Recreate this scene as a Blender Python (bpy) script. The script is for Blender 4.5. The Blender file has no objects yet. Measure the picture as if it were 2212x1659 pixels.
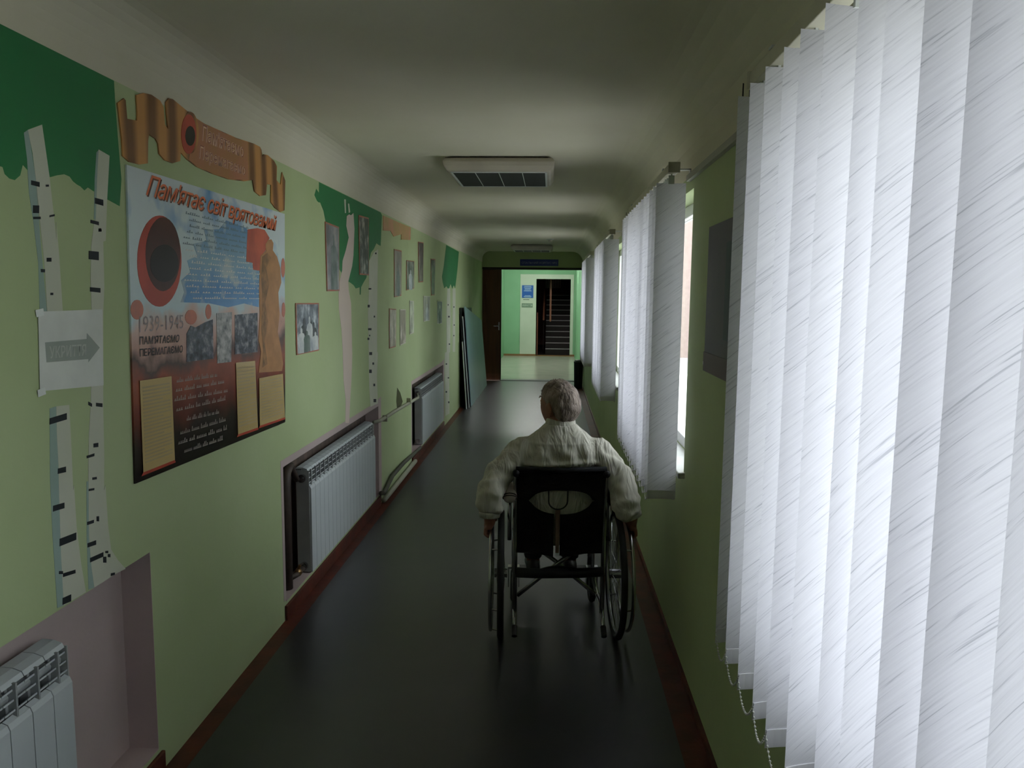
import bpy, bmesh, math, random
from mathutils import Vector, Matrix, noise
random.seed(7)
PI = math.pi
scene = bpy.context.scene
C = scene.collection

# ------------------------------------------------------------------ camera
cam_d = bpy.data.cameras.new('camera'); cam = bpy.data.objects.new('camera', cam_d); C.objects.link(cam)
cam_d.sensor_width = 36.0; cam_d.lens = 1660.0 / 2212.0 * 36.0; cam_d.clip_start = 0.02; cam_d.clip_end = 200
_vp = Vector((1190 - 1106.0, 639 - 829.5, 1660.0)).normalized()      # corridor axis in camera space (right, down, forward)
_r = math.radians(0.9)
_g = Vector((-math.sin(_r), math.cos(_r), 0)); _g = (_g - _vp * _g.dot(_vp)).normalized()
_x = _g.cross(_vp)
rows = [_x, _vp, -_g]                                                  # world x, y, z in camera space
right = Vector([r[0] for r in rows]); down = Vector([r[1] for r in rows]); fwd = Vector([r[2] for r in rows])
M = Matrix((right, -down, -fwd)).transposed().to_4x4(); M.translation = (0, 0, 1.6)
cam.matrix_world = M
scene.camera = cam

# ------------------------------------------------------------------ sky, exposure
world = bpy.data.worlds.new('World'); scene.world = world; world.use_nodes = True
bg = world.node_tree.nodes['Background']
bg.inputs['Color'].default_value = (0.90, 0.92, 1.0, 1); bg.inputs['Strength'].default_value = 11.0
sun_d = bpy.data.lights.new('sun_offscreen', 'SUN'); sun_d.energy = 14.0; sun_d.angle = math.radians(4); sun_d.color = (1.0, 0.98, 0.96)
sun = bpy.data.objects.new('sun_offscreen', sun_d); C.objects.link(sun)
sun.rotation_euler = Vector((0.10, -0.62, -0.78)).to_track_quat('-Z', 'Y').to_euler()      # shines along the corridor's outer wall onto the paving
vs = scene.view_settings
vs.view_transform = 'Standard'; vs.look = 'None'; vs.exposure = -0.87; vs.gamma = 1.0; vs.use_curve_mapping = False
scene.display_settings.display_device = 'sRGB'

# ------------------------------------------------------------------ materials
def lin(c):
    out = []
    for v in c:
        v = v / 255.0
        out.append(v / 12.92 if v <= 0.04045 else ((v + 0.055) / 1.055) ** 2.4)
    return out
def S(r, g, b, k=1.0):
    return tuple(min(0.92, v * k) for v in lin((r, g, b))) + (1.0,)
MATS = {}
def nodes_of(name):
    m = bpy.data.materials.new(name); m.use_nodes = True
    nt = m.node_tree
    return m, nt, nt.nodes['Principled BSDF']
def mat(name, col, rough=0.7, col2=None, scale=8.0, detail=3.0, lo=0.35, hi=0.65, bump=0.0, bscale=60.0, metal=0.0, spec=0.5, stretch=(1, 1, 1), sheen=0.0):
    if name in MATS: return MATS[name]
    m, nt, p = nodes_of(name)
    N, L = nt.nodes, nt.links
    p.inputs['Roughness'].default_value = rough; p.inputs['Metallic'].default_value = metal
    p.inputs['Specular IOR Level'].default_value = spec
    if sheen: p.inputs['Sheen Weight'].default_value = sheen
    p.inputs['Base Color'].default_value = col
    tc = N.new('ShaderNodeTexCoord'); mp = N.new('ShaderNodeMapping'); mp.inputs['Scale'].default_value = stretch
    L.new(tc.outputs['Object'], mp.inputs['Vector'])
    if col2 is None: col2 = tuple(v * 0.88 for v in col[:3]) + (1,)
    nz = N.new('ShaderNodeTexNoise'); nz.inputs['Scale'].default_value = scale; nz.inputs['Detail'].default_value = detail
    L.new(mp.outputs['Vector'], nz.inputs['Vector'])
    cr = N.new('ShaderNodeValToRGB'); cr.color_ramp.elements[0].position = lo; cr.color_ramp.elements[1].position = hi
    cr.color_ramp.elements[0].color = col; cr.color_ramp.elements[1].color = col2
    L.new(nz.outputs['Fac'], cr.inputs['Fac']); L.new(cr.outputs['Color'], p.inputs['Base Color'])
    if bump > 0:
        nb = N.new('ShaderNodeTexNoise'); nb.inputs['Scale'].default_value = bscale; nb.inputs['Detail'].default_value = 4
        L.new(mp.outputs['Vector'], nb.inputs['Vector'])
        bp = N.new('ShaderNodeBump'); bp.inputs['Strength'].default_value = bump; bp.inputs['Distance'].default_value = 0.01
        L.new(nb.outputs['Fac'], bp.inputs['Height']); L.new(bp.outputs['Normal'], p.inputs['Normal'])
    MATS[name] = m
    return m
def ramp_mat(name, axis, stops, noise_amt=0.05, nscale=6.0, rough=0.5, blot=None, bl_lo=0.5, bl_hi=0.6, bscale=7.0, above=None):
    """printed artwork: colour stops along one object axis, edges broken up by noise, optional second blot colour"""
    m, nt, p = nodes_of(name); N, L = nt.nodes, nt.links
    p.inputs['Roughness'].default_value = rough
    tc = N.new('ShaderNodeTexCoord'); sp = N.new('ShaderNodeSeparateXYZ'); L.new(tc.outputs['Object'], sp.inputs[0])
    nz = N.new('ShaderNodeTexNoise'); nz.inputs['Scale'].default_value = nscale; nz.inputs['Detail'].default_value = 5
    L.new(tc.outputs['Object'], nz.inputs['Vector'])
    ma = N.new('ShaderNodeMath'); ma.operation = 'MULTIPLY_ADD'; ma.inputs[1].default_value = noise_amt * 2; 
    sb = N.new('ShaderNodeMath'); sb.operation = 'SUBTRACT'; sb.inputs[1].default_value = noise_amt
    L.new(sp.outputs['XYZ'.index(axis)], sb.inputs[0]); L.new(nz.outputs['Fac'], ma.inputs[0]); L.new(sb.outputs[0], ma.inputs[2])
    a, b = stops[0][0], stops[-1][0]
    mr = N.new('ShaderNodeMapRange'); mr.inputs['From Min'].default_value = a; mr.inputs['From Max'].default_value = b
    L.new(ma.outputs[0], mr.inputs['Value'])
    cr = N.new('ShaderNodeValToRGB'); els = cr.color_ramp.elements
    while len(els) < len(stops): els.new(0.5)
    for e, (pos, c) in zip(els, stops): e.position = (pos - a) / (b - a); e.color = c
    L.new(mr.outputs[0], cr.inputs['Fac'])
    out = cr.outputs['Color']
    if blot:
        n2 = N.new('ShaderNodeTexNoise'); n2.inputs['Scale'].default_value = bscale; n2.inputs['Detail'].default_value = 4
        L.new(tc.outputs['Object'], n2.inputs['Vector'])
        r2 = N.new('ShaderNodeMapRange'); r2.inputs['From Min'].default_value = bl_lo; r2.inputs['From Max'].default_value = bl_hi
        L.new(n2.outputs['Fac'], r2.inputs['Value'])
        mx = N.new('ShaderNodeMix'); mx.data_type = 'RGBA'; mx.inputs['B'].default_value = blot
        fac = r2.outputs[0]
        if above is not None:
            r3 = N.new('ShaderNodeMapRange'); r3.inputs['From Min'].default_value = above; r3.inputs['From Max'].default_value = above + 0.08
            L.new(sp.outputs['XYZ'.index(axis)], r3.inputs['Value']); m3 = N.new('ShaderNodeMath'); m3.operation = 'MULTIPLY'
            L.new(fac, m3.inputs[0]); L.new(r3.outputs[0], m3.inputs[1]); fac = m3.outputs[0]
        L.new(fac, mx.inputs['Factor']); L.new(out, mx.inputs['A']); out = mx.outputs['Result']
    L.new(out, p.inputs['Base Color'])
    return m
def photo_mat(name, cols, scale, stretch, seed, rough=0.35):
    """a printed monochrome picture: hard blots of a few tones"""
    m, nt, p = nodes_of(name); N, L = nt.nodes, nt.links
    p.inputs['Roughness'].default_value = rough
    tc = N.new('ShaderNodeTexCoord'); mp = N.new('ShaderNodeMapping'); mp.inputs['Scale'].default_value = stretch
    mp.inputs['Location'].default_value = (seed * 3.1, seed * 1.7, seed * 2.3)
    L.new(tc.outputs['Object'], mp.inputs['Vector'])
    nz = N.new('ShaderNodeTexNoise'); nz.inputs['Scale'].default_value = scale; nz.inputs['Detail'].default_value = 6; nz.inputs['Roughness'].default_value = 0.6
    L.new(mp.outputs['Vector'], nz.inputs['Vector'])
    cr = N.new('ShaderNodeValToRGB'); els = cr.color_ramp.elements
    while len(els) < len(cols): els.new(0.5)
    for i, c in enumerate(cols): els[i].position = 0.32 + 0.36 * i / (len(cols) - 1); els[i].color = c
    L.new(nz.outputs['Fac'], cr.inputs['Fac']); L.new(cr.outputs['Color'], p.inputs['Base Color'])
    return m
def slat_material():
    m = bpy.data.materials.new('blind_fabric'); m.use_nodes = True; nt = m.node_tree; N, L = nt.nodes, nt.links
    N.remove(N['Principled BSDF']); out = N['Material Output']
    tc = N.new('ShaderNodeTexCoord'); oi = N.new('ShaderNodeObjectInfo')
    m1 = N.new('ShaderNodeMapping'); m1.inputs['Rotation'].default_value = (0, math.radians(36), 0)
    L.new(tc.outputs['Object'], m1.inputs['Vector'])
    m2 = N.new('ShaderNodeMapping'); m2.inputs['Scale'].default_value = (9.0, 1.0, 320.0)
    L.new(m1.outputs['Vector'], m2.inputs['Vector'])
    cb = N.new('ShaderNodeCombineXYZ'); ml = N.new('ShaderNodeMath'); ml.operation = 'MULTIPLY'; ml.inputs[1].default_value = 80
    L.new(oi.outputs['Random'], ml.inputs[0]); L.new(ml.outputs[0], cb.inputs['Y']); L.new(cb.outputs[0], m2.inputs['Location'])
    nz = N.new('ShaderNodeTexNoise'); nz.inputs['Scale'].default_value = 1.0; nz.inputs['Detail'].default_value = 3.0; nz.inputs['Distortion'].default_value = 0.3
    L.new(m2.outputs['Vector'], nz.inputs['Vector'])
    cr = N.new('ShaderNodeValToRGB'); e = cr.color_ramp.elements
    e[0].position = 0.30; e[0].color = (0.50, 0.50, 0.54, 1); e[1].position = 0.39; e[1].color = (0.72, 0.71, 0.75, 1)
    e2 = e.new(0.66); e2.color = (0.78, 0.77, 0.81, 1)
    L.new(nz.outputs['Fac'], cr.inputs['Fac'])
    df = N.new('ShaderNodeBsdfDiffuse'); tr = N.new('ShaderNodeBsdfTranslucent'); mx = N.new('ShaderNodeMixShader'); mx.inputs[0].default_value = 0.30
    L.new(cr.outputs['Color'], df.inputs['Color']); L.new(cr.outputs['Color'], tr.inputs['Color'])
    L.new(df.outputs[0], mx.inputs[1]); L.new(tr.outputs[0], mx.inputs[2]); L.new(mx.outputs[0], out.inputs['Surface'])
    return m
def glass_material():
    m = bpy.data.materials.new('window_glass'); m.use_nodes = True; nt = m.node_tree; N, L = nt.nodes, nt.links
    N.remove(N['Principled BSDF']); out = N['Material Output']
    t = N.new('ShaderNodeBsdfTransparent'); t.inputs['Color'].default_value = (0.93, 0.96, 0.95, 1)
    g = N.new('ShaderNodeBsdfGlossy'); g.inputs['Roughness'].default_value = 0.02
    mx = N.new('ShaderNodeMixShader'); mx.inputs[0].default_value = 0.05; L.new(t.outputs[0], mx.inputs[1]); L.new(g.outputs[0], mx.inputs[2])
    L.new(mx.outputs[0], out.inputs['Surface'])
    return m
def emit_mat(name, col, strength):
    m = bpy.data.materials.new(name); m.use_nodes = True; nt = m.node_tree
    nt.nodes.remove(nt.nodes['Principled BSDF']); e = nt.nodes.new('ShaderNodeEmission')
    e.inputs[0].default_value = col; e.inputs[1].default_value = strength
    nt.links.new(e.outputs[0], nt.nodes['Material Output'].inputs['Surface'])
    return m

K = 2.5   # print and paint on the left wall: photographed tone -> surface colour
GREEN = mat('wall_green', S(126, 136, 103, K), 0.75, S(120, 131, 96, K), 1.5, bump=0.08, bscale=30)
CEIL = mat('ceiling_whitewash', S(156, 152, 138, 2.2), 0.9, S(152, 148, 132, 2.2), 2.0, bump=0.05, bscale=25)
FLOORRED = mat('floor_border_paint', S(92, 42, 30, 1.3), 0.45, S(70, 34, 26, 1.3), 10, bump=0.1, bscale=40)
LINO = mat('dark_linoleum', S(50, 48, 53), 0.33, S(44, 43, 48), 5, spec=1.0)
PINK = mat('pink_primer', S(138, 124, 122, 2.3), 0.8, S(130, 118, 116, 2.3), 3, bump=0.05)
MURALGREEN = mat('mural_green', S(32, 95, 54, 2.1), 0.6, S(29, 88, 50, 2.1), 2)
BIRCH = mat('mural_birch_white', S(146, 147, 134, 2.4), 0.7, S(139, 141, 126, 2.4), 4)
BIRCHBLUE = mat('mural_birch_blue', S(112, 128, 122, 2.3), 0.7, S(106, 122, 114, 2.3), 4)
BARK = mat('mural_bark_black', S(34, 40, 44), 0.7)
PAINTPINK = mat('mural_bare_trunk', S(152, 140, 130, 2.4), 0.75, S(148, 136, 130, 2.4), 2)
WHITEPL = mat('white_enamel', S(225, 228, 226), 0.35, S(215, 219, 218), 3)
PAPER = mat('paper_white', S(158, 160, 154, 2.4), 0.6)
STEEL = mat('chrome_tube', S(190, 190, 192), 0.22, S(175, 175, 180), 10, metal=1.0)
BLACKFAB = mat('black_nylon', S(17, 18, 22), 0.75, S(13, 14, 18), 40, bump=0.3, bscale=300, spec=0.25)
BLACKPL = mat('black_plastic', S(18, 18, 20), 0.45)
RUBBER = mat('tyre_rubber', S(32, 33, 34), 0.8)
BROWN = mat('door_brown', S(110, 66, 40), 0.5, S(92, 54, 33), 3, stretch=(6, 6, 0.6), bump=0.05)
FRAMEB = mat('door_frame_brown', S(44, 25, 17), 0.5, S(36, 21, 15), 6)
SLAT = slat_material(); GLASS = glass_material()
PVC = mat('window_frame_white', S(215, 215, 212), 0.4)
RAIL = mat('painted_rail', S(205, 200, 182), 0.5)
WEIGHT = mat('slat_weight_grey', S(214, 212, 216), 0.7)

# ------------------------------------------------------------------ mesh helpers
class MB:
    def __init__(self): self.v = []; self.f = []; self.m = []
    def add(self, vs, fs, mi=0):
        o = len(self.v); self.v += [tuple(p) for p in vs]; self.f += [tuple(i + o for i in f) for f in fs]; self.m += [mi] * len(fs); return self
    def box(self, x0, x1, y0, y1, z0, z1, mi=0):
        return self.add([(x0, y0, z0), (x1, y0, z0), (x1, y1, z0), (x0, y1, z0), (x0, y0, z1), (x1, y0, z1), (x1, y1, z1), (x0, y1, z1)],
                        [(0, 3, 2, 1), (4, 5, 6, 7), (0, 1, 5, 4), (1, 2, 6, 5), (2, 3, 7, 6), (3, 0, 4, 7)], mi)
    def prism(self, pts, d, mi=0):
        """pts: 3-D polygon, extruded by vector d"""
        n = len(pts); d = Vector(d); a = [Vector(p) for p in pts]; b = [p + d for p in a]
        return self.add(a + b, [tuple(range(n - 1, -1, -1)), tuple(range(n, 2 * n))] + [(i, (i + 1) % n, n + (i + 1) % n, n + i) for i in range(n)], mi)
    def tube(self, pts, r, n=8, closed=False, caps=True, mi=0):
        pts = [Vector(p) for p in pts]; k = len(pts)
        rr = r if isinstance(r, (list, tuple)) else [r] * k
        T = []
        for i in range(k):
            a = pts[(i - 1) % k] if (closed or i > 0) else pts[i]; b = pts[(i + 1) % k] if (closed or i < k - 1) else pts[i]
            T.append((b - a).normalized())
        u = T[0].orthogonal().normalized(); vs = []
        for i in range(k):
            u = (u - T[i] * u.dot(T[i]))
            u = u.normalized() if u.length > 1e-6 else T[i].orthogonal().normalized()
            w = T[i].cross(u)
            for j in range(n):
                a = 2 * PI * j / n; vs.append(pts[i] + (u * math.cos(a) + w * math.sin(a)) * rr[i])
        fs = []
        for i in range(k if closed else k - 1):
            i2 = (i + 1) % k
            for j in range(n): fs.append((i * n + j, i * n + (j + 1) % n, i2 * n + (j + 1) % n, i2 * n + j))
        if caps and not closed: fs += [tuple(range(n - 1, -1, -1)), tuple((k - 1) * n + j for j in range(n))]
        return self.add(vs, fs, mi)
    def ring(self, c, axis, R, r, n=40, m=8, mi=0):
        axis = Vector(axis).normalized(); u = axis.orthogonal().normalized(); w = axis.cross(u); c = Vector(c)
        return self.tube([c + (u * math.cos(2 * PI * i / n) + w * math.sin(2 * PI * i / n)) * R for i in range(n)], r, m, closed=True, mi=mi)
    def ball(self, c, r, nu=12, nv=8, mi=0):
        c = Vector(c); r = Vector(r) if not isinstance(r, (int, float)) else Vector((r, r, r))
        vs = [c + Vector((0, 0, -r.z))]
        for i in range(1, nv):
            t = -PI / 2 + PI * i / nv
            for j in range(nu): a = 2 * PI * j / nu; vs.append(c + Vector((r.x * math.cos(t) * math.cos(a), r.y * math.cos(t) * math.sin(a), r.z * math.sin(t))))
        vs.append(c + Vector((0, 0, r.z))); top = len(vs) - 1
        fs = [(0, 1 + (j + 1) % nu, 1 + j) for j in range(nu)]
        for i in range(nv - 2):
            for j in range(nu): a = 1 + i * nu; fs.append((a + j, a + (j + 1) % nu, a + nu + (j + 1) % nu, a + nu + j))
        a = 1 + (nv - 2) * nu
        fs += [(a + j, a + (j + 1) % nu, top) for j in range(nu)]
        return self.add(vs, fs, mi)
    def loft(self, rings, mi=0):
        n = len(rings[0]); vs = [p for r in rings for p in r]; fs = []
        for i in range(len(rings) - 1):
            for j in range(n): fs.append((i * n + j, i * n + (j + 1) % n, (i + 1) * n + (j + 1) % n, (i + 1) * n + j))
        fs += [tuple(range(n - 1, -1, -1)), tuple((len(rings) - 1) * n + j for j in range(n))]
        return self.add(vs, fs, mi)
    def mesh(self, name, mats, smooth=False):
        me = bpy.data.meshes.new(name); me.from_pydata([tuple(p) for p in self.v], [], self.f)
        mats = mats if isinstance(mats, (list, tuple)) else [mats]
        for m in mats: me.materials.append(m)
        me.polygons.foreach_set('material_index', self.m)
        if smooth: me.polygons.foreach_set('use_smooth', [True] * len(me.polygons))
        me.update(); return me
    def build(self, name, mats, parent=None, smooth=False, bevel=0.0, label=None):
        return link(name, self.mesh(name, mats, smooth), parent, bevel, label)
def link(name, me, parent=None, bevel=0.0, label=None):
    o = bpy.data.objects.new(name, me); C.objects.link(o)
    if parent: o.parent = parent
    if bevel:
        b = o.modifiers.new('bevel', 'BEVEL'); b.width = bevel; b.segments = 2; b.limit_method = 'ANGLE'
    if label: o['label'] = label
    return o
def tag(o, label, cat, group=None):
    o['label'] = label; o['category'] = cat
    if group: o['group'] = group
    return o
def thing(name, label, cat, loc=(0, 0, 0), rz=0.0, group=None):
    o = bpy.data.objects.new(name, None); C.objects.link(o); o.empty_display_size = 0.1
    o.location = loc; o.rotation_euler = (0, 0, rz)
    return tag(o, label, cat, group)
def struct(o): o['kind'] = 'structure'; return o
XL, XR, ZC = -1.28, 0.585, 2.41
def on_wall(name, pts, x0, th, m, parent=None, label=None):
    """flat piece lying against the left wall: (y, z) outline, from x0 out to x0 + th"""
    return MB().prism([(x0, y, z) for y, z in pts], (th, 0, 0)).build(name, m, parent, label=label)
TMP = bpy.data.scenes.new('workbench')                              # shapes are evaluated here, removed at the end
def text_mesh(s, spacing=1.0, shear=0.0, offset=0.0):
    c = bpy.data.curves.new('lettering', 'FONT'); c.body = s; c.resolution_u = 2; c.space_character = spacing; c.shear = shear; c.offset = offset
    o = bpy.data.objects.new('lettering', c); TMP.collection.objects.link(o); TMP.view_layers[0].update()
    me = bpy.data.meshes.new_from_object(o.evaluated_get(TMP.view_layers[0].depsgraph))
    bpy.data.objects.remove(o); bpy.data.curves.remove(c)
    return me
def text_quad(name, s, quad, m, parent=None, shear=0.0, offset=0.0, spacing=1.0):
    """lettering stretched into the quad of 3-D points (bottom left, bottom right, top right, top left)"""
    me = text_mesh(s, spacing, shear, offset); xs = [v.co.x for v in me.vertices]; ys = [v.co.y for v in me.vertices]
    x0, x1, y0, y1 = min(xs), max(xs), min(ys), max(ys); q = [Vector(p) for p in quad]
    for v in me.vertices:
        u = (v.co.x - x0) / (x1 - x0); t = (v.co.y - y0) / (y1 - y0)
        v.co = q[0] * (1 - u) * (1 - t) + q[1] * u * (1 - t) + q[2] * u * t + q[3] * (1 - u) * t
    me.materials.clear(); me.materials.append(m); me.update()
    return link(name, me, parent)
def wq(pts, x): return [(x, y, z) for y, z in pts]

# outlines on the left wall, (y, z) in metres along the corridor and up
FOLIAGE = [[(1.674,2.211),(1.796,2.211),(2.261,2.209),(2.262,2.158),(2.268,2.045),(2.276,1.931),(2.26,1.851),(2.197,1.863),(2.172,1.882),(2.133,1.877),(2.105,1.884),(2.089,1.874),(2.072,1.882),(2.057,1.885),(2.04,1.891),(2.027,1.901),(2.004,1.904),(1.971,1.896),(1.946,1.888),(1.907,1.893),(1.86,1.892),(1.844,1.902),(1.832,1.875),(1.812,1.861),(1.794,1.862),(1.779,1.87),(1.774,1.885),(1.748,1.887),(1.712,1.863),(1.642,1.872)],[(4.253,2.207),(5.793,2.206),(5.836,2.19),(5.782,1.959),(5.711,1.962),(5.641,1.969),(5.555,1.922),(5.471,1.894),(5.404,1.832),(5.32,1.712),(5.227,1.674),(5.166,1.644),(5.155,1.595),(5.126,1.595),(5.129,1.644),(5.024,1.635),(4.97,1.656),(4.904,1.668),(4.827,1.68),(4.705,1.717),(4.624,1.753),(4.596,1.858),(4.365,2.005),(4.328,2.06),(4.27,2.099),(4.241,2.096),(4.212,2.101),(4.166,2.126),(4.201,2.164),(4.25,2.148)],[(9.414,2.202),(10.716,2.193),(10.526,1.918),(10.445,1.83),(10.296,1.686),(10.159,1.727),(9.995,1.677),(9.835,1.736),(9.631,1.667),(9.434,1.704),(9.246,1.676),(9.109,1.75),(9.047,1.81),(9.2,1.939)]]
DRIP = [[(4.768,2.177),(4.805,2.181),(4.805,2.098),(4.78,2.095)],[(4.854,2.163),(4.885,2.164),(4.908,2.115),(4.871,2.105)]]
TRUNK = [[(1.869,1.989),(1.924,2.013),(1.941,1.892),(1.95,1.789),(1.955,1.729),(1.958,1.776),(1.962,1.702),(1.964,1.549),(1.973,1.534),(1.901,1.536),(1.902,1.67),(1.894,1.77),(1.888,1.874),(1.881,1.938)],[(1.915,1.302),(1.969,1.298),(1.968,1.179),(1.965,1.065),(1.97,1.079),(1.971,0.961),(1.982,0.854),(1.996,0.768),(1.898,0.77),(1.899,0.909),(1.906,1.08),(1.91,1.148),(1.911,1.233)],[(2.165,1.997),(2.218,1.989),(2.193,1.851),(2.178,1.744),(2.165,1.741),(2.159,1.612),(2.147,1.539),(2.129,1.335),(2.123,1.266),(2.116,1.126),(2.106,1.028),(2.115,1.043),(2.117,0.927),(2.126,0.847),(2.159,0.802),(2.197,0.762),(2.146,0.766),(2.035,0.766),(2.027,0.832),(2.024,0.919),(2.033,1.048),(2.039,1.119),(2.05,1.208),(2.067,1.297),(2.092,1.54),(2.095,1.634),(2.106,1.724),(2.126,1.792),(2.134,1.8),(2.15,1.913)],[(4.824,2.081),(4.881,2.099),(4.928,2.096),(4.987,2.118),(5.009,2.018),(4.994,1.949),(4.973,1.846),(4.937,1.777),(4.881,1.722),(4.835,1.674),(4.845,1.621),(4.898,1.54),(4.904,1.37),(4.907,1.227),(4.911,1.219),(4.879,1.042),(4.843,0.923),(4.809,0.777),(4.718,0.792),(4.734,0.938),(4.692,1.063),(4.682,1.236),(4.683,1.243),(4.662,1.381),(4.61,1.511),(4.61,1.594),(4.631,1.67),(4.697,1.742),(4.71,1.801),(4.788,1.869),(4.863,1.953),(4.808,2.021)],[(5.554,1.899),(5.692,1.93),(5.667,1.766),(5.636,1.455),(5.623,1.175),(5.65,1.165),(5.608,0.988),(5.633,0.788),(5.395,0.796),(5.366,0.952),(5.361,1.186),(5.354,1.462),(5.387,1.61),(5.41,1.832)],[(9.512,1.676),(9.784,1.682),(9.817,1.359),(9.789,0.873),(9.684,0.867),(9.721,0.084),(9.33,0.111),(9.283,0.896),(9.455,0.897),(9.435,1.368)],[(10.05,1.681),(10.342,1.687),(10.306,0.835),(10.035,0.855)]]
SHADE = [[(1.854,1.979),(1.871,1.99),(1.888,1.874),(1.892,1.724),(1.901,1.536),(1.873,1.537),(1.879,1.669),(1.87,1.768),(1.86,1.838),(1.86,1.918)],[(1.889,1.3),(1.916,1.302),(1.91,1.148),(1.906,1.08),(1.899,0.909),(1.898,0.77),(1.872,0.774),(1.871,0.968),(1.874,1.113)],[(2.154,1.987),(2.166,1.996),(2.15,1.913),(2.134,1.8),(2.126,1.799),(2.139,1.911)],[(2.027,1.075),(2.037,1.073),(2.024,0.919),(2.035,0.766),(2.009,0.77),(2.014,0.922)]]
BARK_MARK = [[(1.87,1.869),(1.901,1.869),(1.9,1.857),(1.869,1.858)],[(1.871,1.809),(1.894,1.811),(1.892,1.792),(1.869,1.79)],[(1.869,1.781),(1.897,1.784),(1.897,1.778),(1.869,1.775)],[(1.932,1.791),(1.953,1.796),(1.953,1.791),(1.931,1.786)],[(1.924,1.866),(1.936,1.868),(1.936,1.863),(1.924,1.861)],[(2.135,1.86),(2.175,1.859),(2.174,1.842),(2.134,1.844)],[(2.11,1.797),(2.148,1.795),(2.147,1.785),(2.109,1.788)],[(2.146,1.775),(2.159,1.776),(2.159,1.769),(2.146,1.768)],[(1.886,1.654),(1.902,1.654),(1.901,1.646),(1.886,1.646)],[(1.918,1.595),(1.929,1.595),(1.928,1.589),(1.917,1.589)],[(1.911,1.683),(1.93,1.684),(1.929,1.674),(1.91,1.673)],[(2.094,1.711),(2.14,1.711),(2.138,1.687),(2.092,1.688)],[(2.091,1.611),(2.139,1.609),(2.138,1.596),(2.09,1.599)],[(2.144,1.776),(2.157,1.778),(2.156,1.768),(2.143,1.767)],[(1.887,1.275),(1.956,1.278),(1.955,1.261),(1.885,1.259)],[(1.907,1.139),(1.94,1.137),(1.939,1.122),(1.905,1.125)],[(2.089,1.287),(2.12,1.281),(2.119,1.27),(2.088,1.277)],[(2.055,1.295),(2.07,1.287),(2.069,1.278),(2.054,1.286)],[(2.067,1.174),(2.09,1.172),(2.089,1.16),(2.066,1.163)],[(2.034,1.146),(2.069,1.146),(2.068,1.138),(2.034,1.139)],[(2.053,1.08),(2.074,1.077),(2.074,1.07),(2.053,1.073)],[(2.034,1.052),(2.06,1.048),(2.059,1.042),(2.033,1.046)],[(1.879,1.047),(1.925,1.043),(1.924,1.028),(1.877,1.032)],[(1.897,0.953),(1.968,0.948),(1.966,0.928),(1.895,0.933)],[(1.887,0.869),(1.903,0.863),(1.902,0.855),(1.886,0.861)],[(1.902,0.857),(1.955,0.848),(1.955,0.838),(1.901,0.847)],[(1.895,0.792),(1.931,0.788),(1.929,0.769),(1.893,0.774)],[(2.019,0.962),(2.05,0.959),(2.049,0.95),(2.018,0.953)],[(2.063,0.965),(2.075,0.962),(2.074,0.947),(2.062,0.951)],[(2.015,0.902),(2.055,0.898),(2.054,0.885),(2.014,0.89)],[(2.023,0.857),(2.087,0.852),(2.086,0.839),(2.022,0.844)],[(2.084,0.839),(2.1,0.834),(2.099,0.816),(2.083,0.822)],[(2.108,0.839),(2.121,0.835),(2.12,0.825),(2.107,0.83)],[(2.118,0.777),(2.139,0.772),(2.138,0.765),(2.117,0.769)],[(2.096,0.852),(2.111,0.848),(2.11,0.841),(2.096,0.846)],[(5.591,1.899),(5.638,1.902),(5.638,1.89),(5.59,1.887)],[(5.382,1.641),(5.459,1.642),(5.459,1.631),(5.381,1.63)],[(5.351,1.525),(5.408,1.524),(5.407,1.506),(5.35,1.506)],[(5.529,1.444),(5.57,1.443),(5.569,1.43),(5.528,1.431)],[(5.356,1.361),(5.452,1.357),(5.451,1.343),(5.355,1.347)],[(5.379,1.313),(5.411,1.312),(5.41,1.301),(5.378,1.303)],[(5.334,1.295),(5.384,1.292),(5.384,1.277),(5.333,1.28)],[(9.552,1.483),(9.632,1.482),(9.632,1.466),(9.552,1.467)],[(9.592,1.338),(9.734,1.334),(9.734,1.314),(9.592,1.318)],[(9.654,0.989),(9.778,0.981),(9.778,0.965),(9.654,0.973)],[(10.107,1.449),(10.219,1.448),(10.219,1.431),(10.107,1.433)],[(10.143,1.211),(10.256,1.207),(10.256,1.19),(10.143,1.195)],[(10.111,1.073),(10.212,1.068),(10.212,1.051),(10.111,1.056)],[(5.377,1.191),(5.462,1.185),(5.461,1.164),(5.376,1.17)],[(5.469,1.109),(5.523,1.105),(5.523,1.088),(5.468,1.093)],[(5.366,1.068),(5.445,1.06),(5.444,1.035),(5.365,1.043)],[(5.494,0.952),(5.549,0.946),(5.548,0.928),(5.493,0.934)],[(5.494,0.84),(5.578,0.829),(5.577,0.805),(5.493,0.816)],[(9.361,0.763),(9.488,0.752),(9.488,0.734),(9.361,0.746)],[(9.553,0.571),(9.685,0.557),(9.685,0.54),(9.553,0.554)],[(9.361,0.42),(9.489,0.404),(9.489,0.382),(9.361,0.398)],[(9.587,0.259),(9.721,0.241),(9.721,0.218),(9.587,0.237)]]
SHEET_PAPER = [(1.864,1.548),(2.141,1.549),(2.128,1.332),(1.853,1.349)]
ARROW = [(1.883,1.47),(2.059,1.469),(2.061,1.485),(2.118,1.441),(2.061,1.404),(2.062,1.413),(1.884,1.419)]
ARROW_TEXT = [(1.897,1.428),(2.052,1.424),(2.054,1.455),(1.899,1.459)]
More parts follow.
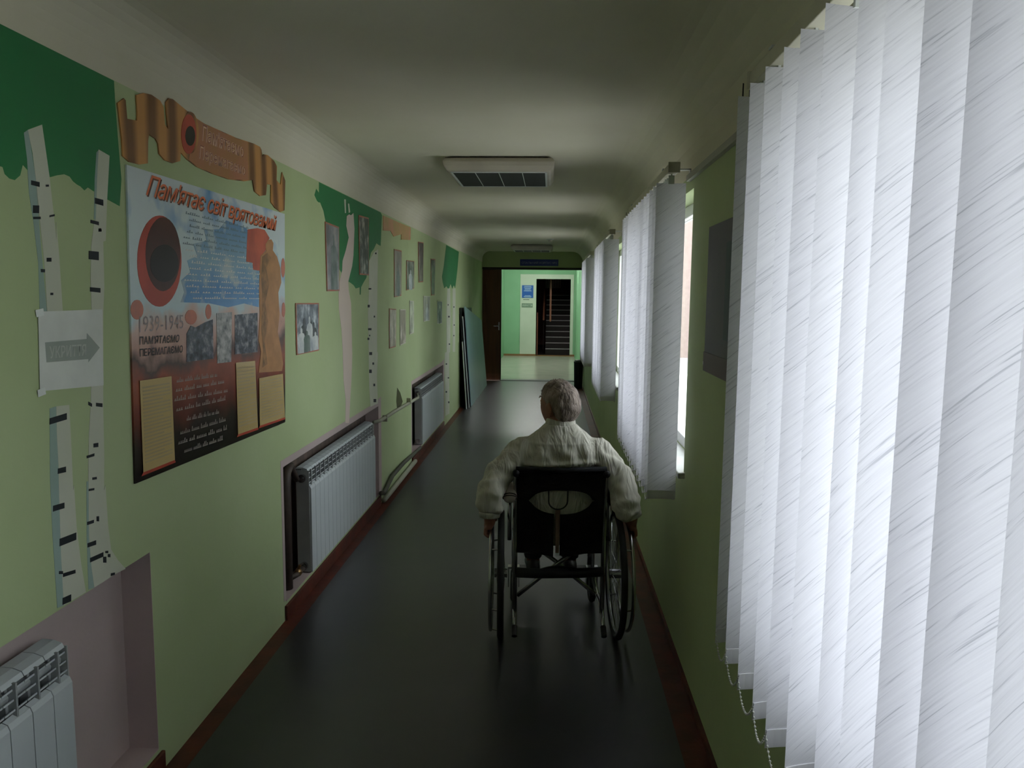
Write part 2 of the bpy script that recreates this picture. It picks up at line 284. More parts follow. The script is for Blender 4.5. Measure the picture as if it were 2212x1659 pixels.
RIBBON = [(2.268,2.148),(2.303,2.17),(2.312,2.166),(2.316,2.114),(2.372,2.121),(2.376,2.144),(2.374,2.197),(2.417,2.214),(2.465,2.221),(2.52,2.216),(2.541,2.201),(2.545,2.147),(2.565,2.136),(2.559,2.188),(2.559,2.221),(2.579,2.238),(2.606,2.242),(2.712,2.226),(2.754,2.219),(2.841,2.213),(2.977,2.216),(3.127,2.219),(3.311,2.232),(3.383,2.232),(3.4,2.222),(3.408,2.196),(3.428,2.208),(3.476,2.213),(3.554,2.201),(3.589,2.182),(3.579,2.119),(3.631,2.105),(3.657,2.167),(3.698,2.133),(3.677,1.992),(3.622,1.979),(3.55,1.989),(3.5,2.009),(3.506,2.087),(3.457,2.084),(3.439,2.033),(3.367,2.02),(3.305,2.032),(3.29,2.077),(3.195,2.058),(3.037,2.043),(2.894,2.042),(2.764,2.047),(2.693,2.06),(2.648,2.076),(2.642,2.046),(2.588,2.03),(2.535,2.03),(2.5,2.045),(2.495,2.076),(2.479,2.088),(2.44,2.093),(2.433,2.074),(2.425,2.002),(2.374,1.99),(2.316,1.988),(2.282,1.999),(2.282,2.045),(2.274,2.1)]
RIBBON_PANEL = [(2.762,2.215),(2.841,2.212),(2.977,2.214),(3.127,2.217),(3.241,2.224),(3.238,2.069),(3.037,2.044),(2.894,2.044),(2.764,2.049),(2.705,2.061)]
RIBBON_POPPY = [(2.769,2.161),(2.766,2.145),(2.761,2.13),(2.753,2.115),(2.742,2.102),(2.731,2.092),(2.718,2.085),(2.705,2.081),(2.693,2.08),(2.681,2.083),(2.671,2.089),(2.663,2.098),(2.658,2.11),(2.655,2.123),(2.655,2.138),(2.657,2.153),(2.662,2.168),(2.67,2.183),(2.68,2.195),(2.691,2.206),(2.703,2.213),(2.716,2.218),(2.729,2.219),(2.741,2.217),(2.751,2.211),(2.76,2.202),(2.766,2.19),(2.769,2.176)]
RIBBON_POPPY_HEART = [(2.759,2.153),(2.757,2.145),(2.754,2.137),(2.748,2.129),(2.742,2.123),(2.734,2.117),(2.726,2.113),(2.718,2.111),(2.709,2.11),(2.702,2.111),(2.695,2.114),(2.69,2.118),(2.686,2.124),(2.684,2.13),(2.683,2.138),(2.685,2.145),(2.688,2.153),(2.693,2.161),(2.699,2.167),(2.707,2.173),(2.715,2.177),(2.723,2.18),(2.732,2.18),(2.739,2.18),(2.746,2.177),(2.752,2.173),(2.756,2.167),(2.758,2.16)]
T_RIB1 = [(2.811,2.146),(3.194,2.152),(3.2,2.205),(2.825,2.208)]
T_RIB2 = [(2.78,2.067),(3.206,2.073),(3.213,2.125),(2.796,2.13)]
POSTER = [(2.263,1.01),(3.61,0.98),(3.672,1.975),(2.298,1.977)]
T_TITLE = [(2.392,1.883),(3.541,1.869),(3.56,1.955),(2.422,1.971)]
POPPY = [(2.616,1.706),(2.612,1.682),(2.604,1.658),(2.593,1.635),(2.578,1.614),(2.561,1.596),(2.541,1.58),(2.52,1.568),(2.498,1.559),(2.475,1.553),(2.453,1.552),(2.431,1.554),(2.41,1.56),(2.391,1.569),(2.375,1.58),(2.36,1.595),(2.348,1.612),(2.339,1.63),(2.333,1.65),(2.33,1.672),(2.331,1.693),(2.334,1.715),(2.341,1.737),(2.35,1.758),(2.362,1.777),(2.377,1.795),(2.394,1.811),(2.413,1.824),(2.434,1.835),(2.455,1.842),(2.478,1.846),(2.5,1.847),(2.522,1.844),(2.543,1.837),(2.562,1.826),(2.579,1.812),(2.593,1.795),(2.604,1.776),(2.612,1.754),(2.616,1.73)]
POPPY_MID = [(2.61,1.729),(2.605,1.704),(2.596,1.681),(2.583,1.659),(2.566,1.639),(2.546,1.624),(2.525,1.612),(2.502,1.605),(2.48,1.602),(2.458,1.604),(2.437,1.611),(2.419,1.622),(2.404,1.636),(2.392,1.653),(2.384,1.673),(2.38,1.695),(2.38,1.717),(2.384,1.74),(2.392,1.762),(2.403,1.782),(2.418,1.801),(2.436,1.817),(2.456,1.83),(2.477,1.839),(2.5,1.843),(2.522,1.843),(2.544,1.838),(2.563,1.829),(2.581,1.815),(2.594,1.797),(2.604,1.777),(2.609,1.754)]
POPPY_HEART = [(2.593,1.698),(2.59,1.685),(2.583,1.673),(2.573,1.662),(2.56,1.652),(2.544,1.644),(2.527,1.638),(2.509,1.634),(2.49,1.632),(2.472,1.633),(2.455,1.636),(2.44,1.641),(2.427,1.649),(2.417,1.657),(2.409,1.667),(2.405,1.678),(2.405,1.69),(2.407,1.701),(2.413,1.713),(2.422,1.723),(2.434,1.733),(2.448,1.741),(2.464,1.748),(2.482,1.752),(2.5,1.755),(2.519,1.755),(2.537,1.752),(2.553,1.748),(2.567,1.741),(2.579,1.732),(2.587,1.721),(2.592,1.71)]
BLUE_PANEL = [(2.60,1.565),(2.63,1.60),(2.61,1.64),(2.68,1.67),(2.66,1.71),(2.74,1.73),(2.71,1.77),(2.82,1.79),(2.80,1.83),(2.93,1.84),(3.00,1.88),(3.20,1.868),(3.27,1.80),(3.33,1.70),(3.31,1.538),(3.15,1.556),(2.99,1.542),(2.82,1.56)]
RED_PANEL = [(3.209,1.863),(3.318,1.878),(3.404,1.878),(3.462,1.846),(3.414,1.815),(3.406,1.786),(3.346,1.761),(3.333,1.696),(3.258,1.698),(3.254,1.727),(3.185,1.729)]
FLOWER_BLOT = [[(2.717,1.511),(2.713,1.501),(2.702,1.493),(2.687,1.487),(2.669,1.486),(2.653,1.489),(2.639,1.495),(2.63,1.503),(2.627,1.513),(2.632,1.523),(2.642,1.531),(2.656,1.537),(2.674,1.538),(2.691,1.536),(2.705,1.53),(2.714,1.521)],[(2.837,1.528),(2.835,1.517),(2.829,1.509),(2.82,1.503),(2.81,1.501),(2.801,1.503),(2.794,1.51),(2.789,1.519),(2.788,1.529),(2.791,1.539),(2.797,1.548),(2.805,1.554),(2.815,1.556),(2.824,1.554),(2.832,1.548),(2.836,1.539)],[(2.354,1.544),(2.35,1.532),(2.341,1.523),(2.328,1.516),(2.314,1.514),(2.3,1.517),(2.289,1.524),(2.282,1.534),(2.28,1.545),(2.284,1.557),(2.292,1.566),(2.305,1.573),(2.319,1.575),(2.333,1.573),(2.344,1.566),(2.352,1.556)],[(3.656,1.721),(3.651,1.697),(3.64,1.68),(3.626,1.673),(3.613,1.679),(3.604,1.696),(3.602,1.719),(3.608,1.742),(3.619,1.759),(3.632,1.766),(3.646,1.761),(3.654,1.744)],[(3.646,1.521),(3.642,1.503),(3.632,1.491),(3.62,1.486),(3.608,1.491),(3.6,1.504),(3.599,1.522),(3.603,1.539),(3.612,1.552),(3.625,1.556),(3.636,1.552),(3.644,1.539)],[(2.573,1.515),(2.567,1.507),(2.554,1.502),(2.537,1.501),(2.52,1.503),(2.509,1.509),(2.505,1.517),(2.51,1.524),(2.523,1.529),(2.54,1.531),(2.556,1.528),(2.569,1.523)]]
STATUE = [(3.44,1.836),(3.483,1.842),(3.507,1.827),(3.498,1.793),(3.55,1.768),(3.589,1.718),(3.598,1.649),(3.555,1.603),(3.564,1.499),(3.535,1.42),(3.57,1.348),(3.597,1.264),(3.578,1.232),(3.286,1.253),(3.321,1.343),(3.297,1.398),(3.319,1.505),(3.318,1.613),(3.334,1.709),(3.346,1.761),(3.412,1.786),(3.408,1.815)]
STATUE_SHADE = [(3.366,1.759),(3.427,1.778),(3.471,1.758),(3.407,1.712),(3.438,1.636),(3.384,1.558),(3.413,1.47),(3.365,1.383),(3.391,1.282),(3.331,1.271),(3.345,1.352),(3.329,1.451),(3.355,1.559),(3.345,1.667)]
STRIP_PHOTO = [[(2.634,1.455),(2.667,1.482),(2.703,1.474),(2.776,1.489),(2.847,1.499),(2.841,1.351),(2.626,1.357)],[(2.881,1.521),(3.023,1.523),(3.001,1.325),(2.873,1.33)],[(3.053,1.511),(3.293,1.514),(3.281,1.344),(3.041,1.352)]]
T_YEARS = [(2.323,1.474),(2.61,1.475),(2.614,1.522),(2.327,1.525)]
T_REM = [(2.321,1.436),(2.573,1.429),(2.583,1.455),(2.323,1.462)]
T_WIN = [(2.319,1.399),(2.598,1.392),(2.603,1.417),(2.321,1.424)]
YELLOW = [[(2.31,1.325),(2.51,1.319),(2.51,1.032),(2.307,1.036)],[(3.043,1.318),(3.245,1.309),(3.257,1.015),(3.043,1.024)],[(3.287,1.228),(3.586,1.219),(3.6,1.006),(3.279,1.019)]]
VERSE = [[(2.548,1.292),(2.869,1.279),(2.871,1.3),(2.55,1.311)],[(2.539,1.261),(2.955,1.246),(2.957,1.268),(2.541,1.279)],[(2.527,1.23),(2.96,1.208),(2.961,1.23),(2.529,1.249)],[(2.537,1.194),(2.95,1.178),(2.951,1.2),(2.538,1.213)],[(2.609,1.15),(2.879,1.135),(2.881,1.156),(2.611,1.169)],[(2.559,1.11),(2.936,1.096),(2.937,1.118),(2.56,1.129)],[(2.542,1.078),(2.956,1.06),(2.958,1.082),(2.544,1.097)],[(2.582,1.041),(2.908,1.026),(2.909,1.047),(2.584,1.06)]]
PHOTO = [[(4.358,1.613),(4.616,1.616),(4.627,1.997),(4.344,2.003)],[(5.113,1.727),(5.374,1.729),(5.393,2.127),(5.113,2.117)],[(3.807,1.29),(4.184,1.287),(4.197,1.548),(3.808,1.551)],[(6.258,1.575),(6.549,1.588),(6.576,1.969),(6.264,1.964)],[(6.782,1.634),(7.18,1.657),(7.186,1.907),(6.8,1.899)],[(7.424,1.715),(7.684,1.724),(7.711,2.115),(7.404,2.102)],[(8.201,1.59),(8.442,1.594),(8.5,1.988),(8.185,1.978)],[(6.047,1.17),(6.299,1.169),(6.328,1.479),(6.056,1.488)],[(6.488,1.166),(6.738,1.173),(6.747,1.469),(6.489,1.473)],[(6.935,1.238),(7.152,1.242),(7.16,1.539),(6.944,1.545)],[(7.709,1.328),(8.104,1.326),(8.122,1.582),(7.701,1.588)],[(8.637,1.273),(9.019,1.265),(9.037,1.526),(8.639,1.531)]]
RIBBON_SMALL = [(5.865,2.19),(6.056,2.193),(6.478,2.195),(7.015,2.203),(7.001,2.088),(6.565,2.062),(6.566,2.106),(6.255,2.063),(6.132,2.097),(5.86,2.079)]
STAIN = [(6.364,0.82),(6.496,0.76),(6.602,0.67),(6.547,0.647),(6.357,0.637),(6.323,0.708)]

# ------------------------------------------------------------------ the setting: corridor shell
Y0, Y1 = -4.6, 14.4
WIN = [(0.42, 1.72), (3.29, 4.76), (6.40, 7.82), (9.55, 10.96)]
WZ0, WZ1 = 0.85, 2.05
NICHE = [(0.25, 2.34), (3.58, 5.65), (7.05, 9.15)]
NZ0, NZ1, ND = 0.09, 0.765, 0.10

struct(MB().box(XL - 0.02, XR + 0.02, Y0, Y1, -0.12, 0.0).build('floor', FLOORRED))
fl = bpy.data.objects['floor']
MB().box(XL + 0.075, XR - 0.10, Y0 + 0.01, Y1 - 0.02, 0.0, 0.003).build('linoleum', LINO, fl, label='dark grey glossy linoleum sheet')

def holed_wall(y0, y1, z0, z1, x0, x1, holes, hz0, hz1):
    b = MB(); y = y0
    for a, c in holes:
        b.box(x0, x1, y, a, z0, z1); b.box(x0, x1, a, c, z0, hz0); b.box(x0, x1, a, c, hz1, z1); y = c
    b.box(x0, x1, y, y1, z0, z1)
    return b
lw = holed_wall(Y0, Y1 + 0.2, 0, 2.21, XL - ND, XL, NICHE, NZ0, NZ1)
lw.box(XL - 0.35, XL - ND, Y0, Y1 + 0.2, 0, 2.21)
wall_left = struct(lw.build('wall_left', GREEN))
wall_right = struct(holed_wall(Y0, Y1, 0, 2.11, XR, XR + 0.18, WIN, WZ0, WZ1).build('wall_right', GREEN))

def arc(cx, cz, rx, rz, a0, a1, n=8):
    return [(cx + rx * math.cos(math.radians(a0 + (a1 - a0) * i / n)), cz + rz * math.sin(math.radians(a0 + (a1 - a0) * i / n))) for i in range(n + 1)]
prof = [(XL - 0.35, 2.21), (XL, 2.21)] + arc(XL + 0.14, ZC - 0.14, 0.14, 0.14, 180, 90) + arc(XR - 0.2, ZC - 0.22, 0.2, 0.22, 90, 0) + [(XR, 2.11), (XR + 0.32, 2.11), (XR + 0.32, 2.62), (XL - 0.35, 2.62)]
struct(MB().prism([(x, Y0, z) for x, z in prof], (0, Y1 - Y0 + 0.2, 0)).build('ceiling', CEIL))
struct(MB().box(XL - 0.35, XR + 0.32, Y0 - 0.25, Y0, -0.12, 2.62).build('wall_back', GREEN))
struct(MB().box(XL, XR, Y1, Y1 + 0.2, 2.115, ZC + 0.02).build('wall_far', GREEN))
# pale cable duct along the top of the right wall, red skirting under the niches
duct = MB()
for a, c in ((-4.5, 0.1), (1.98, 3.38), (4.9, 6.4), (8.0, 9.4), (11.2, 14.3)): duct.box(XR - 0.018, XR, a, c, 2.088, 2.113)
struct(duct.build('trim_1', mat('duct_white', S(172, 172, 158), 0.5)))
for i, (a, c) in enumerate(NICHE):
    struct(MB().box(XL, XL + 0.014, a - 0.02, c + 0.02, 0.0, 0.075).build('baseboard_left' if i == 0 else 'baseboard_left.%03d' % i, FLOORRED, bevel=0.004))
struct(MB().box(XR - 0.012, XR, Y0, Y1, 0.0, 0.03).build('baseboard_right', FLOORRED))

# niche linings: pink back and jambs, brown sheet behind the second radiator
FOIL = mat('niche_brown_sheet', S(112, 96, 86), 0.5, S(78, 66, 60), 5, stretch=(1, 3, 0.6))
for i, (a, c) in enumerate(NICHE):
    x0 = XL - ND
    MB().box(x0, x0 + 0.002, a, c, NZ0, NZ1).build('niche_back', PINK if i == 0 else FOIL, wall_left)
    j = MB().box(x0, XL + 0.001, c - 0.002, c, NZ0, NZ1).box(x0, XL + 0.001, a, a + 0.002, NZ0, NZ1).box(x0, XL + 0.001, a, c, NZ0 - 0.002, NZ0 + 0.002)
    j.build('niche_jamb', PINK, wall_left)
    if i:
        on_wall('niche_border', [(a - 0.03, 0.10), (a, 0.10), (a, NZ1), (c, NZ1), (c, 0.10), (c + 0.09, 0.10), (c + 0.09, NZ1 + 0.06), (c - 0.2, NZ1 + 0.04), (a - 0.03, NZ1 + 0.035)], XL, 0.001, PINK, wall_left)

# ------------------------------------------------------------------ mural painted on the left wall
for i, p in enumerate(FOLIAGE): on_wall('painted_foliage', p, XL, 0.0006, MURALGREEN, wall_left)
for p in SHADE: on_wall('painted_blue_stripe', p, XL, 0.0009, BIRCHBLUE, wall_left)
for i, p in enumerate(TRUNK): on_wall('painted_birch_trunk', p, XL, 0.0012, PAINTPINK if i == 3 else BIRCH, wall_left)
for p in DRIP: on_wall('paint_drip', p, XL, 0.0012, BIRCH, wall_left)
for p in BARK_MARK: on_wall('bark_mark', p, XL, 0.0016, BARK, wall_left)
on_wall('damp_stain', STAIN, XL, 0.0006, mat('stain_brown', S(74, 78, 48, 1.4), 0.8), wall_left)

# ------------------------------------------------------------------ windows, outdoors
for n, (a, c) in enumerate(WIN):
    x0, x1 = XR + 0.09, XR + 0.14; f = MB(); t = 0.055; my = a + (c - a) * 0.25
    f.box(x0, x1, a, c, WZ0, WZ0 + t).box(x0, x1, a, c, WZ1 - t, WZ1).box(x0, x1, a, a + t, WZ0, WZ1).box(x0, x1, c - t, c, WZ0, WZ1).box(x0, x1, my - 0.04, my + 0.04, WZ0 + t, WZ1 - t)
    w = struct(f.build('window_%d' % (n + 1), PVC, bevel=0.004))
    for p0, p1 in ((a + t, my - 0.04), (my + 0.04, c - t)):
        MB().box(x0 + 0.027, x0 + 0.033, p0, p1, WZ0 + t, WZ1 - t).build('pane', GLASS, w)
    MB().box(XR - 0.03, x0, a - 0.03, c + 0.03, WZ0 - 0.025, WZ0 + 0.001).build('window_sill', PVC, w, bevel=0.006)
    MB().box(x1, XR + 0.22, a, c, WZ0 - 0.02, WZ0 + 0.001).build('outer_sill', PVC, w)
struct(MB().box(XR + 0.18, 60, -40, 60, -0.6, -0.5).build('ground', mat('pale_paving', S(190, 189, 186), 0.9, S(178, 177, 174), 0.6)))
bd = thing('building', 'reddish-brown building seen outside through the window gaps', 'building', (1.2, 27.0, -0.5))
MB().box(0, 26, 0, 8, 0, 6.5).build('wall', mat('brick_plaster', S(160, 142, 134), 0.9), bd)
MB().box(-0.3, 26.3, -0.3, 8.3, 6.5, 6.8).build('roof', mat('roof_grey', S(120, 118, 116), 0.9), bd)
for i in range(7):
    y = 2.0 + i * 3.6
    w = MB().box(y - 0.8, y + 0.8, -0.03, 0.05, 1.4, 3.2).build('window', PVC, bd); MB().box(y - 0.7, y + 0.7, -0.04, 0.0, 1.5, 3.1).build('pane', mat('dark_pane', S(60, 70, 80), 0.15), w)

# ------------------------------------------------------------------ vertical blinds
SW, PITCH, SZ0, SZ1, SX = 0.122, 0.109, 0.735, 2.065, 0.487
def slat_mesh():
    n = 8; vs = []; fs = []
    for i in range(n + 1):
        u = -0.5 + i / n; vs += [(u * SW, 0.006 * (1 - 4 * u * u), 0.0), (u * SW, 0.006 * (1 - 4 * u * u), SZ1 - SZ0)]
    for i in range(n): fs.append((2 * i, 2 * i + 2, 2 * i + 3, 2 * i + 1))
    me = bpy.data.meshes.new('slat'); me.from_pydata(vs, [], fs); me.materials.append(SLAT)
    me.polygons.foreach_set('use_smooth', [True] * n); me.update(); return me
SLAT_ME = slat_mesh()
def weight_mesh():
    b = MB(); n = 8
    out = [((-0.5 + i / n) * (SW - 0.004), 0.006 * (1 - 4 * (-0.5 + i / n) ** 2) - 0.0022) for i in range(n + 1)]
    for i in range(n):
        (xa, ya), (xb, yb) = out[i], out[i + 1]
        b.prism([(xa, ya, 0.0), (xb, yb, 0.0), (xb, yb, 0.036), (xa, ya, 0.036)], (0, 0.0044, 0))
    return b.mesh('weight', WEIGHT)
WEIGHT_ME = weight_mesh()
HOOK_ME = MB().box(-0.012, 0.012, -0.003, 0.003, 0.0, 0.035).box(-0.003, 0.003, -0.003, 0.003, 0.03, 0.05).mesh('hook', WHITEPL)
def bead_chain(pts_list):
    b = MB()
    for pa, pb in pts_list:
        pa, pb = Vector(pa), Vector(pb); k = 18
        pts = [pa.lerp(pb, t / k) + Vector((0, 0, -0.045 * 4 * (t / k) * (1 - t / k))) for t in range(k + 1)]
        b.tube(pts, 0.0007, 4)
        for p in pts: b.ball(p, 0.0027, 6, 4)
    return b
blind_labels = ['broad streaky white vertical blind with bead chain, over the window beside the dark notice board',
                'vertical blind on the window level with the wheelchair, past the dark notice board',
                'third vertical blind of the row, between the wheelchair window and the last blind',
                'last vertical blind of the row, next to the black bin by the doorway']
for bi, (start, count) in enumerate(((0.27, 15), (3.26, 15), (6.38, 14), (9.50, 14))):
    rnd = random.Random(11 + bi)
    t = thing('vertical_blind', blind_labels[bi], 'blind', (SX, start, SZ0), 0, 'vertical blinds along the window wall')
    ends = []
    for k in range(count):
        y = k * PITCH * (1.055 if bi == 0 else 1.0) + rnd.uniform(-0.008, 0.008)
        if k in (0, count - 1): y = k * PITCH * (1.055 if bi == 0 else 1.0)
        ang = math.radians((9 if bi == 0 else 3) + rnd.uniform(-9, 9)) if k else math.radians(2)
        s = link('slat', SLAT_ME, t); s.location = (0, y, 0); s.rotation_euler = (0, 0, ang)
        w = link('weight', WEIGHT_ME, s); w.location = (0, 0, 0.002)
        h = link('hook', HOOK_ME, s); h.location = (0, 0, SZ1 - SZ0 - 0.004)
        for e in (-1, 1): ends.append((e, Vector((math.cos(ang) * SW * 0.49 * e, y + math.sin(ang) * SW * 0.49 * e, 0.03))))
    for e in (-1, 1):
        pp = [p for q, p in ends if q == e]
        bead_chain(list(zip(pp[:-1], pp[1:]))).build('bead_chain', mat('chain_white', S(215, 215, 210), 0.4), t)
    L_ = (count - 1) * PITCH * (1.055 if bi == 0 else 1.0)
    r = MB().box(-0.02, 0.02, -0.06, L_ + 0.06, SZ1 - SZ0 + 0.036, SZ1 - SZ0 + 0.07).box(-0.024, 0.024, -0.068, -0.06, SZ1 - SZ0 + 0.032, SZ1 - SZ0 + 0.074).box(-0.024, 0.024, L_ + 0.06, L_ + 0.068, SZ1 - SZ0 + 0.032, SZ1 - SZ0 + 0.074)
    r.build('head_rail', RAIL, t, bevel=0.002)
    for yy in (0.12, L_ - 0.12):
        MB().box(-0.022, XR - SX - 0.001, yy - 0.012, yy + 0.012, SZ1 - SZ0 + 0.070, SZ1 - SZ0 + 0.076).box(XR - SX - 0.004, XR - SX, yy - 0.012, yy + 0.012, SZ1 - SZ0 + 0.03, SZ1 - SZ0 + 0.076).build('bracket', WHITEPL, t)
    MB().tube([(-0.03, L_ + 0.075, SZ1 - SZ0 + 0.05), (-0.032, L_ + 0.078, 0.7), (-0.03, L_ + 0.078, 0.25), (-0.022, L_ + 0.078, 0.23), (-0.016, L_ + 0.075, 0.25), (-0.014, L_ + 0.075, SZ1 - SZ0 + 0.05)], 0.0018, 5).build('control_cord', BLACKPL, t)
# dark notice board on the pier between the first two windows
nb = tag(MB().box(XR - 0.012, XR - 0.001, 2.47, 2.885, 1.33, 1.855).build('notice_board', mat('board_plum', S(78, 70, 84), 0.45, S(66, 62, 76), 6), bevel=0.002), 'dark plum notice board hanging on the window-side wall between two blinds', 'notice board')
MB().box(XR - 0.015, XR - 0.012, 2.47, 2.885, 1.33, 1.40).build('lower_band', mat('board_mauve', S(98, 78, 84), 0.5), nb)
MB().box(XR - 0.014, XR - 0.012, 2.50, 2.58, 1.46, 1.78).build('printed_column', mat('board_teal', S(54, 72, 84), 0.5), nb)
MB().box(XR - 0.016, XR - 0.012, 2.88, 2.888, 1.352, 1.364).build('pin', WHITEPL, nb)

# ------------------------------------------------------------------ ceiling lamps
LOUVRE = mat('lamp_louvre_dark', S(50, 53, 52), 0.6, S(44, 47, 46), 20, spec=0.2)
HOUS = mat('lamp_housing', S(196, 188, 172), 0.5)
def ceiling_lamp(x0, x1, y0, y1, label):
    cx, cy = (x0 + x1) / 2, (y0 + y1) / 2; zb = 2.325
    t = thing('ceiling_lamp', label, 'lamp', (cx, cy, ZC), 0, 'square ceiling lamps of the corridor'); w, d, h = (x1 - x0) / 2, (y1 - y0) / 2, zb - ZC
    b = MB(); rings = []
    for (iw, z) in ((0.045, 0.0), (0.012, -0.012), (0.0, -0.032), (0.006, -0.055), (0.022, h + 0.006), (0.034, h)):
        ww, dd = w - iw, d - iw; rings.append([(-ww, -dd, z), (ww, -dd, z), (ww, dd, z), (-ww, dd, z)])
    b.loft(rings); b.build('housing', HOUS, t, bevel=0.004)
    MB().box(-w + 0.05, w - 0.05, -d + 0.05, d - 0.05, h - 0.003, h + 0.001).build('diffuser_panel', LOUVRE, t)
    for k in range(5):
        x = -w + 0.05 + (2 * w - 0.1) * k / 4; MB().box(x - 0.002 - 0.004 * (k in (0, 4)), x + 0.002 + 0.004 * (k in (0, 4)), -d + 0.045, d - 0.045, h - 0.006, h - 0.001).build('louvre_bar', WHITEPL, t)
    for s in (-1, 1): MB().box(-w + 0.045, w - 0.045, s * (d - 0.047) - 0.005, s * (d - 0.047) + 0.005, h - 0.006, h - 0.001).build('edge_strip', WHITEPL, t)
ceiling_lamp(-0.65, 0.01, 4.60, 5.28, 'square ceiling lamp with four dark louvre panels, over the corridor just past the wheelchair')
ceiling_lamp(-0.655, 0.02, 12.40, 13.05, 'square ceiling lamp hanging in front of the blue sign above the doorway')
sd = thing('smoke_detector', 'small smoke detector on the ceiling between the two lamps', 'detector', (-0.02, 11.2, ZC))
MB().tube([(0, 0, 0), (0, 0, -0.012)], [0.05, 0.05], 20).build('base', WHITEPL, sd); MB().tube([(0, 0, -0.012), (0, 0, -0.035)], [0.04, 0.026], 20).build('head', HOUS, sd)

# ------------------------------------------------------------------ radiators
RADW = mat('radiator_white', S(206, 212, 214), 0.4, S(198, 205, 208), 3)
RADG = mat('radiator_core_grey', S(170, 174, 174), 0.5)
def section_mesh():
    b = MB(); w = 0.0385
    zt = 0.46
    fr = [(0.0, 0.0), (0.0, zt), (-0.006, zt + 0.014), (-0.020, zt + 0.020), (-0.020, zt + 0.012), (-0.010, zt + 0.004), (-0.008, 0.0)]
    b.prism([(x, -w, z) for x, z in fr], (0, 2 * w, 0))                      # front plate, rounded head
    for i, z in enumerate((zt + 0.030, zt + 0.055, zt + 0.080)):             # louvre blades between the plate head and the cap
        x = -0.012 - 0.002 * i
        b.prism([(x, -w, z), (x - 0.016, -w, z - 0.009), (x - 0.018, -w, z - 0.006), (x, -w, z + 0.005)], (0, 2 * w, 0))
    cap = [(-0.016, zt + 0.096), (-0.022, zt + 0.108), (-0.045, zt + 0.116), (-0.075, zt + 0.118), (-0.082, zt + 0.114), (-0.082, zt + 0.108), (-0.050, zt + 0.108), (-0.028, zt + 0.100)]
    b.prism([(x, -w, z) for x, z in cap], (0, 2 * w, 0))
    b.box(-0.060, -0.008, -0.003, 0.003, 0.01, zt + 0.10, 1)                 # web
    b.box(-0.050, -0.030, -0.012, 0.012, 0.01, zt + 0.108, 1)
    b.box(-0.082, -0.078, -w * 0.9, w * 0.9, 0.01, zt + 0.10, 1)
    b.tube([(-0.045, -0.040, 0.035), (-0.045, 0.040, 0.035)], 0.018, 10, mi=1); b.tube([(-0.045, -0.040, zt + 0.06), (-0.045, 0.040, zt + 0.06)], 0.018, 10, mi=1)
    return b.mesh('section', [RADW, RADG])
SEC_ME = section_mesh()
GREYP = mat('radiator_end_grey', S(186, 190, 188), 0.5)
def radiator(y0, count, label):
    t = thing('radiator', label, 'radiator', (XL + 0.012, y0, 0.098), 0, 'white sectional radiators in the wall niches')
    for k in range(count): s = link('section', SEC_ME, t); s.location = (0, 0.04 + k * 0.08, 0)
    for e, y in ((-1, 0.0), (1, count * 0.08)):
        MB().box(-0.080, -0.010, y - 0.002, y + 0.002, 0.0, 0.56).build('end_plate', GREYP, t)
        for z in (0.035, 0.52): MB().tube([(-0.045, y, z), (-0.045, y + e * 0.022, z)], 0.022, 12).tube([(-0.045, y + e * 0.02, z), (-0.045, y + e * 0.03, z)], 0.012, 8).build('plug', STEEL, t)
    return t
radiator(0.38, 19, 'white sectional radiator in the niche below the arrow sheet')
r2 = radiator(3.97, 19, 'white sectional radiator in the niche below the photographs, by the pink bare trunk')
radiator(7.58, 19, 'white sectional radiator in the niche nearest the leaning boards')
PIPE = mat('pipe_paint', S(150, 150, 132, 1.4), 0.5); RUST = mat('old_brown_pipe', S(58, 46, 40), 0.6, S(78, 66, 56), 14)
rp = thing('riser_pipe', 'dark brown vertical riser pipe in the niche beside the radiator below the photographs', 'pipe', (XL - 0.05, 3.74, NZ0))
MB().tube([(0, 0, 0.002), (0, 0, 0.56), (0.0, 0.03, 0.61), (0.0, 0.09, 0.625), (0.0, 0.185, 0.53)], [0.03, 0.03, 0.026, 0.02, 0.016], 12).build('riser', RUST, rp, smooth=True)
MB().tube([(0.005, 0.0, 0.05), (0.02, 0.10, 0.04), (0.02, 0.19, 0.04)], 0.014, 10).build('feed', RUST, rp, smooth=True)
MB().ball((0.02, 0.12, 0.045), (0.02, 0.025, 0.022)).tube([(0.02, 0.12, 0.06), (0.03, 0.12, 0.085)], 0.008).build('valve', mat('brass', S(150, 120, 80), 0.4, metal=0.8), rp)
up = thing('heating_pipe', 'painted heating pipe running along the wall between the two farther radiators', 'pipe', (XL + 0.02, 5.6, 0.66))
MB().tube([(-0.03, -0.06, 0.0), (0, 0.02, 0.0), (0, 0.6, -0.012), (0, 1.3, -0.035), (-0.005, 1.7, -0.05), (-0.06, 1.95, -0.05)], 0.014, 10).build('pipe_run', PIPE, up, smooth=True)
for y in (0.2, 1.2): MB().box(-0.02, 0.016, y - 0.012, y + 0.012, -0.035, 0.012).build('clip', PIPE, up)
lp = thing('return_pipe', 'dark low hose sagging along the wall foot between the two farther radiators', 'pipe', (XL + 0.03, 5.6, 0.03))
MB().tube([(0.0, -0.02, 0.085), (0.0, 0.08, 0.06), (0.0, 0.4, 0.12), (0.0, 0.9, 0.12), (0, 1.3, 0.10), (0.0, 1.55, 0.09), (0.0, 1.75, 0.08)], 0.017, 10).build('hose', mat('hose_grey', S(84, 84, 72), 0.6), lp, smooth=True)
MB().tube([(0.0, 0.08, 0.005), (0.0, 0.4, 0.005), (0.0, 1.45, 0.012)], 0.02, 10).build('lower_hose', PIPE, lp, smooth=True)

